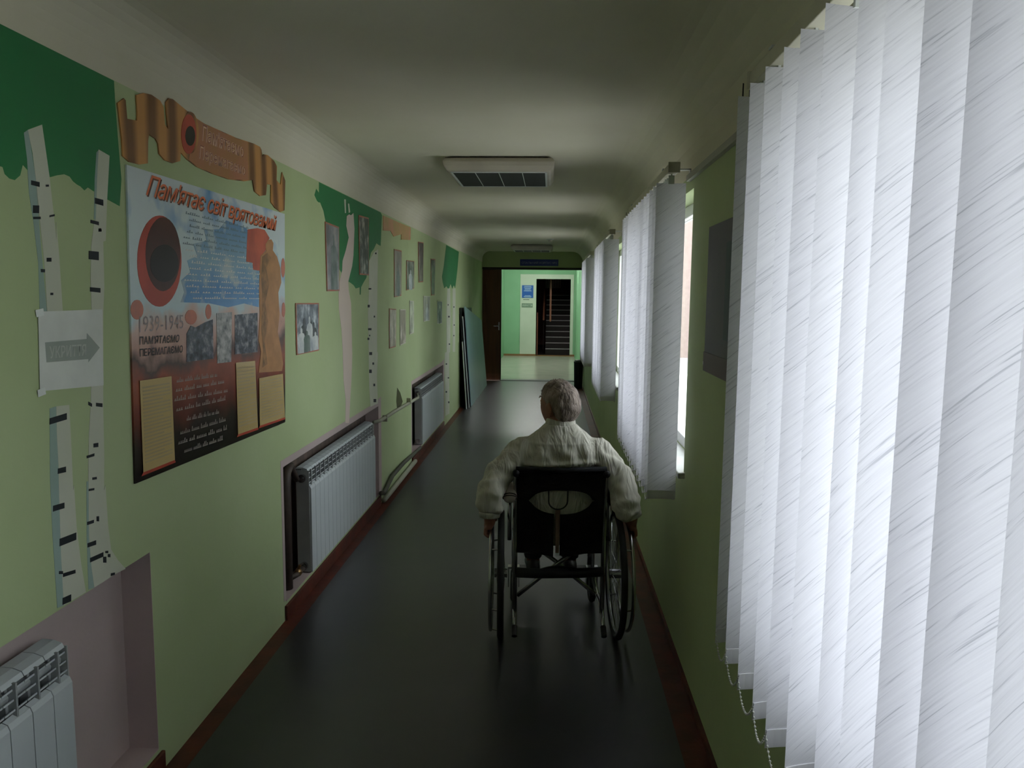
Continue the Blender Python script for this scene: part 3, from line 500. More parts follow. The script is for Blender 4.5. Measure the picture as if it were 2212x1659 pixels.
# ------------------------------------------------------------------ poster with poppy, ribbon banner
sky_l, sky_b = S(150, 160, 160, K), S(70, 108, 140, K)
POSTER_M = ramp_mat('poster_print', 'Z', [(0.96, S(16, 10, 10, 1.2)), (1.12, S(30, 16, 14, 1.4)), (1.22, S(84, 34, 24, 2.2)), (1.31, S(112, 58, 40, K)), (1.37, S(60, 46, 42, K)), (1.42, S(140, 110, 98, K)), (1.50, S(150, 128, 118, K)), (1.56, S(140, 152, 154, K)), (1.78, sky_l), (2.0, S(148, 154, 156, K))], 0.13, 6.0, 0.3, sky_b, 0.50, 0.64, 3.6, above=1.5)
pb = tag(on_wall('poster_board', POSTER, XL + 0.001, 0.006, POSTER_M), 'large glossy remembrance poster with a red poppy and golden figure on the green wall', 'poster')
x = XL + 0.007
ORANGE = mat('print_orange', S(176, 92, 60, K), 0.4, S(160, 80, 50, K), 30); INK = mat('print_black', S(26, 28, 32), 0.4); REDP = mat('print_red', S(136, 52, 38, K), 0.35, S(124, 46, 34, K), 8)
DKRED = mat('print_dark_red', S(72, 34, 28, 2.0), 0.35, S(52, 28, 24, 2.0), 9); HEART = mat('print_poppy_black', S(24, 14, 12), 0.35); CREAM = mat('print_cream', S(176, 172, 160, K), 0.4)
on_wall('blue_panel', BLUE_PANEL, x, 0.0006, ramp_mat('print_blue', 'Z', [(1.48, S(84, 122, 152, K)), (1.60, S(58, 100, 138, K)), (1.70, S(100, 126, 138, K)), (1.95, S(52, 92, 132, K))], 0.10, 9, 0.3, S(128, 140, 142, K), 0.52, 0.62, 9), pb)
pp = on_wall('poppy', POPPY, x, 0.0012, REDP, pb); on_wall('poppy_fold', POPPY_MID, x, 0.0016, DKRED, pp); on_wall('poppy_heart', POPPY_HEART, x, 0.0020, HEART, pp)
on_wall('red_cloth', RED_PANEL, x, 0.0012, mat('print_coral', S(150, 74, 56, K), 0.4, S(128, 60, 48, K), 10), pb)
for p in FLOWER_BLOT[:5]: on_wall('flower_blot', p, x, 0.0010, mat('print_blossom', S(150, 90, 72, K), 0.4, S(132, 84, 72, K), 12), pb)
st = on_wall('golden_figure', STATUE, x, 0.0016, mat('print_gold', S(138, 100, 66, K), 0.4, S(124, 90, 58, K), 14), pb); on_wall('figure_folds', STATUE_SHADE, x, 0.0020, mat('print_gold_dark', S(88, 66, 44, K), 0.4, S(120, 88, 56, K), 26), st)
bw = [S(24, 26, 34, 1.4), S(60, 64, 72, K), S(120, 118, 122, K)]
for i, p in enumerate(STRIP_PHOTO): on_wall('printed_photo', p, x, 0.0014, photo_mat('strip_photo_%d' % i, bw if i != 1 else [S(70, 72, 74, K), S(120, 120, 118, K), S(150, 148, 146, K)], 24, (1, 1, 1.3), i + 3), pb)
text_quad('title_lettering_edge', "Пам'ятає світ врятований", wq([(a + 0.006, b - 0.004) for a, b in T_TITLE], x + 0.0008), mat('print_brown', S(92, 54, 40, 1.8), 0.4), pb, 0.25, 0.012, 0.9)
text_quad('title_lettering', "Пам'ятає світ врятований", wq(T_TITLE, x + 0.0014), ORANGE, pb, 0.25, 0.004, 0.9)
text_quad('year_lettering', '1939-1945', wq(T_YEARS, x + 0.0014), mat('print_grey', S(112, 100, 98, K), 0.4), pb, 0, -0.006)
text_quad('remember_lettering', "ПАМ'ЯТАЄМО", wq(T_REM, x + 0.0014), INK, pb, 0, 0.015)
text_quad('victory_lettering', 'ПЕРЕМАГАЄМО', wq(T_WIN, x + 0.0014), INK, pb, 0, 0.015)
rnd = random.Random(5)
def scribble(q, x, words, h=1.0, amp=1.0):
    """one line of small unreadable print: short runs of zigzag strokes inside the quad"""
    b = MB(); q = [Vector((x, y, z)) for y, z in q]
    def P(u, t): return q[0] * (1 - u) * (1 - t) + q[1] * u * (1 - t) + q[2] * u * t + q[3] * (1 - u) * t
    u = 0.0
    while u < 0.97:
        wl = min(rnd.uniform(0.08, 0.2), 1 - u); n = max(3, int(wl * words)); uu = u
        for i in range(n):
            du = wl / n; hgt = rnd.choice((0.5, 0.55, 0.5, 0.9))
            b.prism([P(uu + 0.1 * du, 0.05), P(uu + 0.55 * du, 0.05), P(uu + 0.75 * du, hgt), P(uu + 0.3 * du, hgt)], (0.0003, 0, 0)); 
            b.prism([P(uu, 0.05), P(uu + 0.9 * du, 0.05), P(uu + 0.9 * du, 0.2), P(uu, 0.2)], (0.0003, 0, 0)); uu += du
        u += wl + 0.03
    return b
for q in VERSE: scribble(q, x + 0.0006, 34).build('verse_line', mat('print_verse', S(140, 132, 126, 1.9), 0.5), pb)
for k in range(15):   # lines of small print over the sky and the blue panel
    t0 = 1.87 - k * 0.021; a = 2.66 + 0.03 * math.sin(k); c = 3.22 - 0.02 * (k % 3) if k < 6 else 3.40
    scribble([(a, t0), (c, t0 - 0.004), (c, t0 + 0.007), (a, t0 + 0.011)], x + 0.0008, 40).build('small_print_line', CREAM if k > 5 else mat('print_slate', S(90, 106, 112, K), 0.4), pb)
YEL = mat('yellow_sheet', S(150, 132, 92, 2.3), 0.25, S(146, 127, 88, 2.3), 5); YINK = mat('sheet_ink', S(132, 116, 81, 2.25), 0.5)
yl = ['tall yellow typed sheet in the lower corner of the poppy poster under the year lettering', 'narrow yellow typed sheet between the verse and the shorter sheet on the poppy poster', 'short yellow typed sheet at the foot of the golden figure on the poppy poster']
for i, q in enumerate(YELLOW):
    s = tag(on_wall('yellow_sheet', q, x + 0.0022, 0.0008, YEL), yl[i], 'sheet', 'yellow sheets on the poppy poster')
    (a0, b0), (a1, b1), (a2, b2), (a3, b3) = q
    nl = 22 if i == 0 else 18 if i == 1 else 14
    for k in range(nl):
        f0 = 0.07 + 0.86 * k / nl; f1 = f0 + 0.5 / nl * 0.86
        L = lambda u, f: ((a0 * (1 - u) + a1 * u) * (1 - f) + (a3 * (1 - u) + a2 * u) * f, (b0 * (1 - u) + b1 * u) * (1 - f) + (b3 * (1 - u) + b2 * u) * f)
        on_wall('typed_line', [L(0.07, f1), L(0.93 - 0.25 * (k % 5 == 4), f1), L(0.93 - 0.25 * (k % 5 == 4), f0), L(0.07, f0)], x + 0.003, 0.0003, YINK, s)
    fr = [(a3 - 0.012, b3 - 0.01), (a2 + 0.006, b2 - 0.01), (a2, b2), (a3, b3)]
    on_wall('red_edge', fr, x + 0.0022, 0.0006, REDP, s)
def ribbon_mat():
    m, nt, p = nodes_of('ribbon_gold'); N, L = nt.nodes, nt.links; p.inputs['Roughness'].default_value = 0.4
    tc = N.new('ShaderNodeTexCoord'); w = N.new('ShaderNodeTexWave'); w.bands_direction = 'Y'; w.inputs['Scale'].default_value = 2.3; w.inputs['Distortion'].default_value = 1.2; w.inputs['Detail'].default_value = 1
    L.new(tc.outputs['Object'], w.inputs['Vector']); cr = N.new('ShaderNodeValToRGB'); e = cr.color_ramp.elements
    e[0].color = S(84, 56, 32, K); e[1].color = S(140, 100, 56, K); e[0].position = 0.1; e[1].position = 0.8
    L.new(w.outputs['Color'], cr.inputs['Fac']); L.new(cr.outputs['Color'], p.inputs['Base Color']); return m
RIB = ribbon_mat()
rb = tag(on_wall('ribbon_banner', RIBBON, XL + 0.001, 0.004, RIB), 'curling golden cardboard ribbon banner with a poppy, fixed above the poppy poster', 'banner')
on_wall('ribbon_field', RIBBON_PANEL, XL + 0.005, 0.0006, mat('ribbon_rose', S(132, 86, 66, K), 0.4, S(124, 88, 54, K), 6), rb)
on_wall('ribbon_poppy_rim', [(y + (y - 2.60) * 0.12, z + (z - 2.03) * 0.06) for y, z in RIBBON_POPPY], XL + 0.005, 0.0008, RIB, rb)
on_wall('ribbon_poppy', RIBBON_POPPY, XL + 0.005, 0.0011, REDP, rb); on_wall('ribbon_poppy_heart', RIBBON_POPPY_HEART, XL + 0.005, 0.0014, HEART, rb)
for s, q in (("Пам'ятаємо", T_RIB1), ('Перемагаємо', T_RIB2)):
    text_quad('ribbon_lettering_outline', s, wq(q, XL + 0.0058), mat('ribbon_text_pale', S(168, 140, 122, K), 0.4), rb, 0, 0.035, 1.05)
    text_quad('ribbon_lettering', s, wq(q, XL + 0.0062), mat('ribbon_text_brown', S(112, 66, 54, K), 0.4), rb, 0, -0.005, 1.05)
rs = tag(on_wall('ribbon_banner', RIBBON_SMALL, XL + 0.001, 0.003, mat('ribbon_faded', S(142, 104, 82, K), 0.5, S(128, 108, 70, K), 5)), 'small faded reddish ribbon banner under the ceiling beside the green foliage', 'banner')

# arrow sheet
ps = tag(on_wall('paper_sheet', SHEET_PAPER, XL + 0.0022, 0.0006, PAPER), 'white paper sheet with a grey arrow taped over the painted birch', 'sheet')
on_wall('arrow', ARROW, XL + 0.0028, 0.0003, mat('print_arrow_grey', S(116, 122, 114, 2.3), 0.6), ps)
text_quad('arrow_lettering', 'УКРИТТЯ', wq(ARROW_TEXT, XL + 0.0033), mat('print_arrow_text', S(134, 138, 130, 2.4), 0.6), ps, 0, 0.01)
for (y, z) in (SHEET_PAPER[3], SHEET_PAPER[0]):
    on_wall('tape', [(y - 0.008, z - 0.014), (y + 0.022, z - 0.010), (y + 0.02, z + 0.008), (y - 0.01, z + 0.004)], XL + 0.0028, 0.0003, mat('tape_pale', S(160, 168, 158, 2.5), 0.3), ps)

# photographs on the wall
PB = mat('photo_border_red', S(128, 66, 48, K), 0.4, S(110, 76, 62, K), 14); PBL = mat('photo_border_pale', S(150, 146, 136, K), 0.4)
GR = 'photographs pinned on the mural wall'
plab = ['tall framed-looking portrait photo of a standing person at the edge of the painted foliage', 'tall dark photo print on the painted foliage between bare trunk and birch',
        'black-and-white photo of a group of people with a red border, beside the poppy poster', 'tall pale portrait photo just past the birch trunk, under the small ribbon banner',
        'dark landscape photo in the upper row next to the tall pale portrait', 'tall narrow photo with a red top, highest of the far photo cluster',
        'narrow dark photo in the upper row nearest the far green foliage patch', 'pale vertical photo in the lower row closest to the birch trunk',
        'second pale vertical photo of the lower row, counted from the birch trunk', 'narrow bright photo with a white lower edge, middle of the lower row',
        'small greyish photo in the lower row under the narrow dark photo', 'last small dark-centred photo of the lower row, next to the far painted trunks']
tone = [[S(70, 72, 72, K), S(100, 100, 104, K), S(124, 120, 116, K)], [S(28, 34, 32, 1.6), S(48, 54, 50, K), S(130, 128, 122, K)], [S(40, 46, 52, 1.8), S(86, 92, 98, K), S(150, 154, 156, K)],
        [S(80, 76, 70, K), S(104, 100, 94, K), S(128, 122, 112, K)], [S(40, 48, 44, 1.8), S(72, 76, 70, K), S(120, 120, 108, K)], [S(50, 44, 44, 2), S(74, 66, 64, K), S(110, 100, 92, K)],
        [S(36, 42, 40, 2), S(62, 66, 60, K), S(120, 112, 100, K)], [S(98, 92, 80, K), S(122, 116, 104, K), S(160, 154, 144, K)], [S(96, 88, 76, K), S(116, 108, 96, K), S(156, 150, 140, K)],
        [S(70, 68, 60, K), S(132, 134, 118, K), S(156, 160, 142, K)], [S(84, 84, 78, K), S(110, 110, 100, K), S(136, 134, 122, K)], [S(40, 44, 46, 2), S(76, 80, 82, K), S(138, 138, 128, K)]]
def figure_outline(cy, z0, h, w):
    pts = [(-0.5, 0), (-0.46, 0.45), (-0.5, 0.62), (-0.36, 0.76), (-0.12, 0.80), (-0.15, 0.86), (-0.13, 0.95), (0, 1.0), (0.13, 0.95), (0.15, 0.86), (0.12, 0.80), (0.36, 0.76), (0.5, 0.62), (0.46, 0.45), (0.5, 0)]
    return [(cy + a * w, z0 + b * h) for a, b in pts]
for i, q in enumerate(PHOTO):
    o = tag(on_wall('photo_print', q, XL + 0.002, 0.003, PB if i < 8 else PBL), plab[i], 'photo', GR)
    cy = sum(p[0] for p in q) / 4; cz = sum(p[1] for p in q) / 4; s = 0.93
    inner = [(cy + (a - cy) * s, cz + (b - cz) * (s + 0.02)) for a, b in q]
    pic = on_wall('picture', inner, XL + 0.005, 0.0004, photo_mat('photo_%d' % i, tone[i], 15 if i in (1, 2) else 9, (1, 1, 0.8), i), o)
    yy = [p[0] for p in inner]; zz = [p[1] for p in inner]; W_, H_ = max(yy) - min(yy), max(zz) - min(zz)
    fm = [mat('photo_fig_%d' % j, c, 0.4, c2, 12) for j, (c, c2) in enumerate(((S(62, 74, 68, K), S(90, 96, 94, K)), (S(150, 152, 150, K), S(110, 116, 120, K)), (S(40, 44, 46, 1.8), S(70, 74, 76, K))))]
    if i == 0: on_wall('pictured_figure', figure_outline(cy + 0.02, min(zz), H_ * 0.88, W_ * 0.5), XL + 0.0054, 0.0003, fm[0], pic)
    elif i == 2:
        for k, (u, h, mi) in enumerate(((0.30, 0.72, 2), (0.75, 0.62, 2), (0.18, 0.52, 1), (0.55, 0.75, 1), (0.42, 0.45, 0), (0.82, 0.40, 1))): on_wall('pictured_figure', figure_outline(min(yy) + u * W_, min(zz), H_ * h, W_ * 0.3), XL + 0.0054 + 0.0001 * k, 0.0003, fm[mi], pic)
    elif i in (3, 4, 10, 11): on_wall('pictured_figure', figure_outline(cy, min(zz), H_ * 0.7, W_ * 0.45), XL + 0.0054, 0.0003, fm[i % 3], pic)

# ------------------------------------------------------------------ boards leaning on the wall near the door
def leaning(name, label, y0, y1, h0, h1, foot, top, th, m, cat='board', group='sheets leaning on the wall by the door'):
    fx, tx = foot, top
    return tag(MB().prism([(XL + fx, y0, 0.0), (XL + fx, y1, 0.0), (XL + tx, y1, h1), (XL + tx, y0, h0)], (th, 0, 0)).build(name, m), label, cat, group)
leaning('dark_gap_sheet', 'black sheet standing in for the shaded gap and dark back behind the pale blue sheet', 10.75, 12.3, 1.42, 1.40, 0.095, 0.003, 0.014, mat('gap_black', S(16, 18, 18), 0.5))  # shaded gap behind the leaning sheets and their dark back, drawn as black colour
leaning('white_strip', 'thin white edge strip standing against the black sheet of the shaded gap', 10.66, 10.72, 0.95, 0.95, 0.112, 0.050, 0.008, WHITEPL)
leaning('white_strip', 'second thin white strip standing beside the pale blue sheet', 10.80, 10.86, 1.30, 1.30, 0.134, 0.037, 0.008, WHITEPL)
leaning('blue_sheet', 'pale blue sheet leaning on the wall next to the brown door', 10.92, 13.6, 1.44, 1.16, 0.15, 0.05, 0.012, mat('sheet_pale_blue', S(122, 146, 154, 1.6), 0.3, S(114, 138, 148, 1.6), 2))

# ------------------------------------------------------------------ doorway
d1 = struct(MB().box(-1.275, -0.935, Y1 + 0.03, Y1 + 0.075, 0.012, 2.075).build('door_1', BROWN, bevel=0.004))
for z0, z1 in ((0.12, 0.95), (1.05, 1.98)): MB().box(-1.22, -0.99, Y1 + 0.024, Y1 + 0.032, z0, z1).build('door_panel', BROWN, d1, bevel=0.006)
MB().box(-0.975, -0.955, Y1 + 0.018, Y1 + 0.03, 0.95, 1.10).tube([(-0.965, Y1 + 0.02, 1.03), (-0.965, Y1 - 0.02, 1.03), (-1.06, Y1 - 0.02, 1.03)], 0.008).build('door_handle', STEEL, d1)
fr = MB().box(-1.28, 0.60, Y1 - 0.01, Y1 + 0.12, 2.078, 2.118).box(0.565, XR, Y1 - 0.01, Y1 + 0.12, 0.0, 2.08).box(-0.94, -0.925, Y1 + 0.02, Y1 + 0.12, 0.0, 2.08)
struct(fr.build('trim_2', FRAMEB, bevel=0.004))
struct(MB().box(-0.93, 0.57, Y1 - 0.03, Y1 + 0.2, 0.0, 0.012).build('trim_3', mat('threshold_dark', S(50, 50, 48), 0.5), bevel=0.003))
sg = tag(MB().box(-0.58, 0.128, Y1 - 0.012, Y1 - 0.001, 2.148, 2.268).build('sign', mat('sign_blue', S(64, 70, 156), 0.5, S(60, 66, 148), 3), bevel=0.002), 'blue sign with pale lettering above the doorway', 'sign')
text_quad('sign_lettering', 'СПАЛЬНИЙ КОРПУС №2', [(-0.55, Y1 - 0.0125, 2.185), (0.10, Y1 - 0.0125, 2.185), (0.10, Y1 - 0.0125, 2.232), (-0.55, Y1 - 0.0125, 2.232)], mat('sign_text', S(176, 178, 214), 0.5), sg)
bn = thing('waste_bin', 'tall black waste bin standing by the window wall near the doorway', 'bin', (0.50, 13.35, 0.003))
rings = []
for z, r in ((0, 0.068), (0.02, 0.072), (0.44, 0.082), (0.445, 0.086), (0.47, 0.086), (0.475, 0.078)): rings.append([(r * math.cos(2 * PI * i / 20), r * math.sin(2 * PI * i / 20), z) for i in range(20)])
MB().loft(rings).build('bin_body', BLACKPL, bn); MB().tube([(0, 0, 0.475), (0, 0, 0.49), (0, 0, 0.5)], [0.075, 0.07, 0.03], 20).build('lid', BLACKPL, bn)

# ------------------------------------------------------------------ bright lobby and stairs beyond the doorway
V1 = 20.5; VX0, VX1 = -1.24, 0.645; VZ = 2.75
VG = mat('lobby_green', S(138, 184, 146, 1.15), 0.7, S(132, 178, 140, 1.15), 2); VW = mat('lobby_white', S(214, 222, 206), 0.7, S(206, 216, 198), 2)
VF = mat('lobby_linoleum', S(188, 184, 172), 0.2, S(180, 178, 166), 3); BW = mat('stair_brown', S(112, 56, 44), 0.6, S(100, 50, 40), 3); STEPM = mat('stair_dark', S(34, 22, 22), 0.6)
struct(MB().box(VX0 - 0.2, VX1 + 0.2, Y1 + 0.05, V1 + 0.05, -0.12, 0.001).build('floor_lobby', VF))
struct(MB().box(VX0 - 0.2, VX0, Y1 + 0.2, V1 + 0.2, 0, VZ).build('wall_lobby_left', VG))
struct(MB().box(VX1, VX1 + 0.2, Y1 + 0.2, V1 + 0.2, 0, VZ).build('wall_lobby_right', VG))
struct(MB().box(VX0, -1.27, Y1 + 0.2, Y1 + 0.4, 0, VZ).box(VX0 - 0.2, -0.95, Y1 + 0.12, Y1 + 0.2, 0, VZ).box(VX0, VX1, Y1 + 0.12, Y1 + 0.2, 2.12, VZ).build('wall_lobby_near', VG))
struct(MB().box(VX0 - 0.2, VX1 + 0.2, Y1 + 0.1, V1 + 0.2, VZ, VZ + 0.2).build('ceiling_lobby', mat('lobby_ceiling', S(220, 222, 212), 0.9)))
DX0, DX1, DZ = -0.388, 0.522, 2.04
bwll = struct(MB().box(VX0, DX0, V1, V1 + 0.2, 0, VZ).box(DX1, VX1, V1, V1 + 0.2, 0, VZ).box(DX0, DX1, V1, V1 + 0.2, DZ, VZ).build('wall_lobby_far', VG))
MB().box(-0.81, DX0, V1 - 0.02, V1, 0.03, 2.16).box(DX1, 0.60, V1 - 0.02, V1, 0.03, 2.16).box(DX0, DX1, V1 - 0.02, V1, DZ, 2.16).build('white_surround', VW, bwll)
struct(MB().box(VX0, DX0, V1 - 0.03, V1 - 0.02, 0, 0.05).box(DX1, VX1, V1 - 0.03, V1 - 0.02, 0, 0.05).box(DX0, DX1, V1 - 0.03, V1 + 0.2, 0, 0.012).build('baseboard_lobby', mat('lobby_skirting', S(150, 112, 72), 0.6)))
# stair flight
struct(MB().box(-0.9, 0.62, V1 + 0.2, 25.6, -0.12, 0.0).build('floor_stairwell', STEPM))
struct(MB().box(-0.60, -0.45, V1 + 0.2, 25.6, 0, 4.2).box(0.60, 0.75, V1 + 0.2, 25.6, 0, 4.2).box(-0.6, 0.75, 25.4, 25.6, 0, 4.2).box(-0.6, 0.75, V1 + 0.2, 25.6, 4.2, 4.35).box(-0.6, 0.75, V1 + 0.05, V1 + 0.2, VZ - 0.1, 4.35).build('wall_stairwell', BW))
stair = thing('staircase', 'dark staircase with pale step edges beyond the lobby doorway', 'staircase', (-0.13, 21.30, 0.0))
for k in range(11):
    MB().box(0, 0.72, 0.28 * k, 0.28 * (k + 1) + (0 if k < 10 else 1.0), max(0.0, 0.148 * k - 0.1), 0.148 * (k + 1)).build('step', STEPM, stair)
    MB().box(0.0, 0.72, 0.28 * k - 0.012, 0.28 * k + 0.03, 0.148 * (k + 1) - 0.018, 0.148 * (k + 1) + 0.003).build('nosing', mat('nosing_pale', S(190, 180, 184), 0.4), stair)
HR = mat('handrail_wood', S(150, 92, 70), 0.5)
MB().box(0.10, 0.15, -0.1, -0.05, 0.9, 2.6).build('newel_post', HR, stair); MB().box(-0.24, -0.21, -0.4, -0.37, 0.0, 1.15).build('rail_post', HR, stair)
MB().tube([(-0.06, -0.1, 0.95), (-0.06, 2.9, 2.5)], 0.025, 8).build('handrail', HR, stair)
for k in range(6): MB().tube([(-0.06, 0.1 + 0.5 * k, 0.1 + 0.26 * k), (-0.06, 0.1 + 0.5 * k, 1.04 + 0.26 * k)], 0.009, 6).build('baluster', STEPM, stair)
nt_ = tag(MB().box(-0.20, 0.32, 25.385, 25.4, 1.85, 2.55).build('notice_sheet', mat('notice_pale', S(196, 178, 172), 0.6)), 'pale ruled notice on the brown wall above the staircase', 'notice')
for k in range(6): MB().box(-0.13 + 0.08 * k, -0.122 + 0.08 * k, 25.382, 25.385, 1.88, 2.5).build('rule_line', STEPM, nt_)
bp_ = tag(MB().box(-0.765, -0.465, V1 - 0.032, V1 - 0.021, 1.54, 1.87).build('information_poster', mat('poster_blue', S(30, 96, 186), 0.4), bevel=0.001), 'bright blue information poster on the white door surround in the lobby', 'poster')
for k, (u0, u1, z) in enumerate(((0.2, 0.8, 1.845), (0.15, 0.85, 1.82), (0.2, 0.8, 1.795), (0.25, 0.75, 1.77), (0.2, 0.8, 1.745), (0.15, 0.85, 1.72), (0.25, 0.75, 1.60), (0.15, 0.85, 1.58), (0.2, 0.8, 1.56))):
    a, b = -0.765 + 0.3 * u0, -0.765 + 0.3 * u1
    MB().box(a, b, V1 - 0.0335, V1 - 0.032, z - 0.006, z + 0.006).build('print_line', mat('poster_white_print', S(170, 200, 230), 0.5), bp_)
cp = tag(MB().box(-0.73, -0.57, V1 - 0.026, V1 - 0.021, 1.485, 1.505).build('caption_strip', mat('caption_grey', S(120, 130, 120), 0.6)), 'narrow grey caption strip under the bright blue poster', 'label')
gs = tag(MB().box(-0.77, -0.478, V1 - 0.028, V1 - 0.021, 1.29, 1.395).build('direction_plate', mat('plate_grey', S(120, 144, 124), 0.5)), 'small grey-green lettered plate below the bright blue poster', 'sign')
text_quad('plate_lettering', 'УКРИТТЯ', [(-0.755, V1 - 0.0285, 1.315), (-0.493, V1 - 0.0285, 1.315), (-0.493, V1 - 0.0285, 1.37), (-0.755, V1 - 0.0285, 1.37)], mat('plate_text', S(206, 218, 204), 0.5), gs, 0, 0.01)
# lobby ceiling lamps (lit): tube lamps under the lobby ceiling
for k, yy in enumerate((16.2, 18.8)):
    lb = thing('lobby_lamp_offscreen', ('lit tube lamp on the lobby ceiling just inside the doorway', 'lit tube lamp on the lobby ceiling in front of the blue poster')[k], 'lamp', (-0.3, yy, VZ), 0, 'lobby tube lamps')
    MB().box(-0.6, 0.6, -0.07, 0.07, -0.05, 0.0).build('housing', WHITEPL, lb)
    MB().box(-0.58, 0.58, -0.06, 0.06, -0.075, -0.05).build('diffuser', emit_mat('tube_light', (1.0, 0.97, 0.96, 1), 90.0), lb)

# ------------------------------------------------------------------ wheelchair
CH = (0.055, 3.50, 0.003); CRZ = math.radians(3.2)
wc = thing('wheelchair', 'black folding wheelchair with chrome frame and cut-out backrest, carrying the man', 'wheelchair', CH, CRZ)
def P_(b, name, m, parent=wc, smooth=False, bevel=0.0, label=None): return b.build(name, m, parent, smooth, bevel, label)
for s in (-1, 1):
    x = s * 0.205
    f = MB()
    f.tube([(x, -0.10, 0.803), (x, -0.075, 0.80), (x, -0.062, 0.78), (x, -0.04, 0.45), (x, -0.03, 0.12)], 0.0115, 10)         # back post
    f.tube([(x, -0.03, 0.14), (x, 0.15, 0.14), (x, 0.40, 0.16)], 0.011, 10)                                                       # lower rail
    f.tube([(x, -0.04, 0.455), (x, 0.30, 0.455), (x, 0.42, 0.45), (x, 0.47, 0.40), (x, 0.53, 0.20)], 0.0115, 10)                   # seat rail into hanger
    f.tube([(x, 0.38, 0.455), (x, 0.38, 0.16)], 0.011, 10)
    P_(f, 'side_frame', STEEL, smooth=True)
    P_(MB().tube([(x, -0.03, 0.14), (x, -0.07, 0.10), (x, -0.10, 0.075)], 0.0105, 10), 'tipping_lever', STEEL, smooth=True)
    P_(MB().tube([(x, -0.095, 0.08), (x, -0.135, 0.05)], [0.014, 0.013], 10), 'lever_cap', BLACKPL)
    P_(MB().tube([(x, -0.07, 0.800), (x, -0.085, 0.801), (x, -0.108, 0.80)], [0.013, 0.016, 0.015], 10), 'push_handle', BLACKPL, smooth=True)
    ax = s * 0.232
    a = MB().tube([(ax, -0.03, 0.47), (ax, -0.03, 0.63), (ax, 0.0, 0.655), (ax, 0.30, 0.655), (ax, 0.34, 0.62), (ax, 0.34, 0.47)], 0.0095, 8)
    P_(a, 'armrest_frame', STEEL, smooth=True)
    P_(MB().box(ax - 0.0025, ax + 0.0025, -0.02, 0.33, 0.47, 0.62), 'side_guard', BLACKPL)
    pad = MB().tube([(ax, -0.05, 0.672), (ax, -0.02, 0.676), (ax, 0.28, 0.676), (ax, 0.31, 0.672)], [0.022, 0.03, 0.03, 0.02], 12)
    ap = P_(pad, 'armrest_pad', BLACKPL, smooth=True)
    if s < 0:
        wrap = MB()
        wrap.tube([(ax, -0.10, 0.684), (ax, -0.08, 0.690), (ax, 0.06, 0.692)], [0.020, 0.033, 0.033], 14)
        wr = P_(wrap, 'cloth_wrap', mat('wrap_grey', S(196, 184, 176), 0.8), ap, True, label='pale striped cloth wrapped round the armrest')
        for k in range(4): P_(MB().ring((ax, -0.096 + 0.018 * k, 0.687 + 0.001 * k), (0, 0.6, 0.8 - 0.2 * k), 0.031, 0.0025, 20, 5), 'cloth_stripe', mat('wrap_stripe', S(46, 40, 38), 0.8), ap)
    # footrest
    P_(MB().tube([(x, 0.53, 0.20), (x, 0.56, 0.11)], 0.010, 8).box(min(x, x - s * 0.15), max(x, x - s * 0.15), 0.50, 0.64, 0.10, 0.11), 'footrest', BLACKPL)
    # big wheel: tyre with rim, push rim, hub and spokes
    wx = s * 0.270; tilt = 0.0
    w = P_(MB().ring((wx, 0.0, 0.30), (1, 0, 0), 0.285, 0.015, 56, 8), 'wheel', RUBBER, smooth=True)
    P_(MB().ring((wx, 0.0, 0.30), (1, 0, 0), 0.268, 0.0085, 56, 8), 'rim', STEEL, w, True)
    P_(MB().ring((wx + s * 0.045, 0.0, 0.30), (1, 0, 0), 0.255, 0.009, 56, 8), 'push_rim', STEEL, w, True)
    P_(MB().tube([(wx - 0.03, 0, 0.30), (wx + 0.03, 0, 0.30)], 0.022, 14), 'hub', STEEL, w)
    sp = MB()
    for k in range(28):
        a = 2 * PI * k / 28; side = 0.02 * (1 if k % 2 else -1); a2 = a + (0.35 if k % 4 < 2 else -0.35)
        sp.tube([(wx + side, 0.02 * math.cos(a2), 0.30 + 0.02 * math.sin(a2)), (wx, 0.264 * math.cos(a), 0.30 + 0.264 * math.sin(a))], 0.0012, 4)
    P_(sp, 'spokes', STEEL, w)
    for k in range(6):
        a = 2 * PI * k / 6 + 0.3; tb = MB().tube([(wx, 0.266 * math.cos(a), 0.30 + 0.266 * math.sin(a)), (wx + s * 0.045, 0.255 * math.cos(a), 0.30 + 0.255 * math.sin(a))], 0.005, 6)
        P_(tb, 'push_rim_tab', STEEL, w)
    # front caster
    cx_ = s * 0.205
    c = P_(MB().ring((cx_, 0.40, 0.085), (1, 0, 0), 0.068, 0.017, 28, 8), 'caster', RUBBER, smooth=True)
    P_(MB().tube([(cx_ - 0.012, 0.40, 0.085), (cx_ + 0.012, 0.40, 0.085)], 0.055, 20), 'caster_disc', mat('caster_grey', S(120, 120, 122), 0.5), c)
    P_(MB().box(cx_ - 0.030, cx_ - 0.024, 0.385, 0.415, 0.08, 0.18).box(cx_ + 0.024, cx_ + 0.030, 0.385, 0.415, 0.08, 0.18).box(cx_ - 0.03, cx_ + 0.03, 0.38, 0.42, 0.18, 0.19), 'caster_fork', STEEL, c)
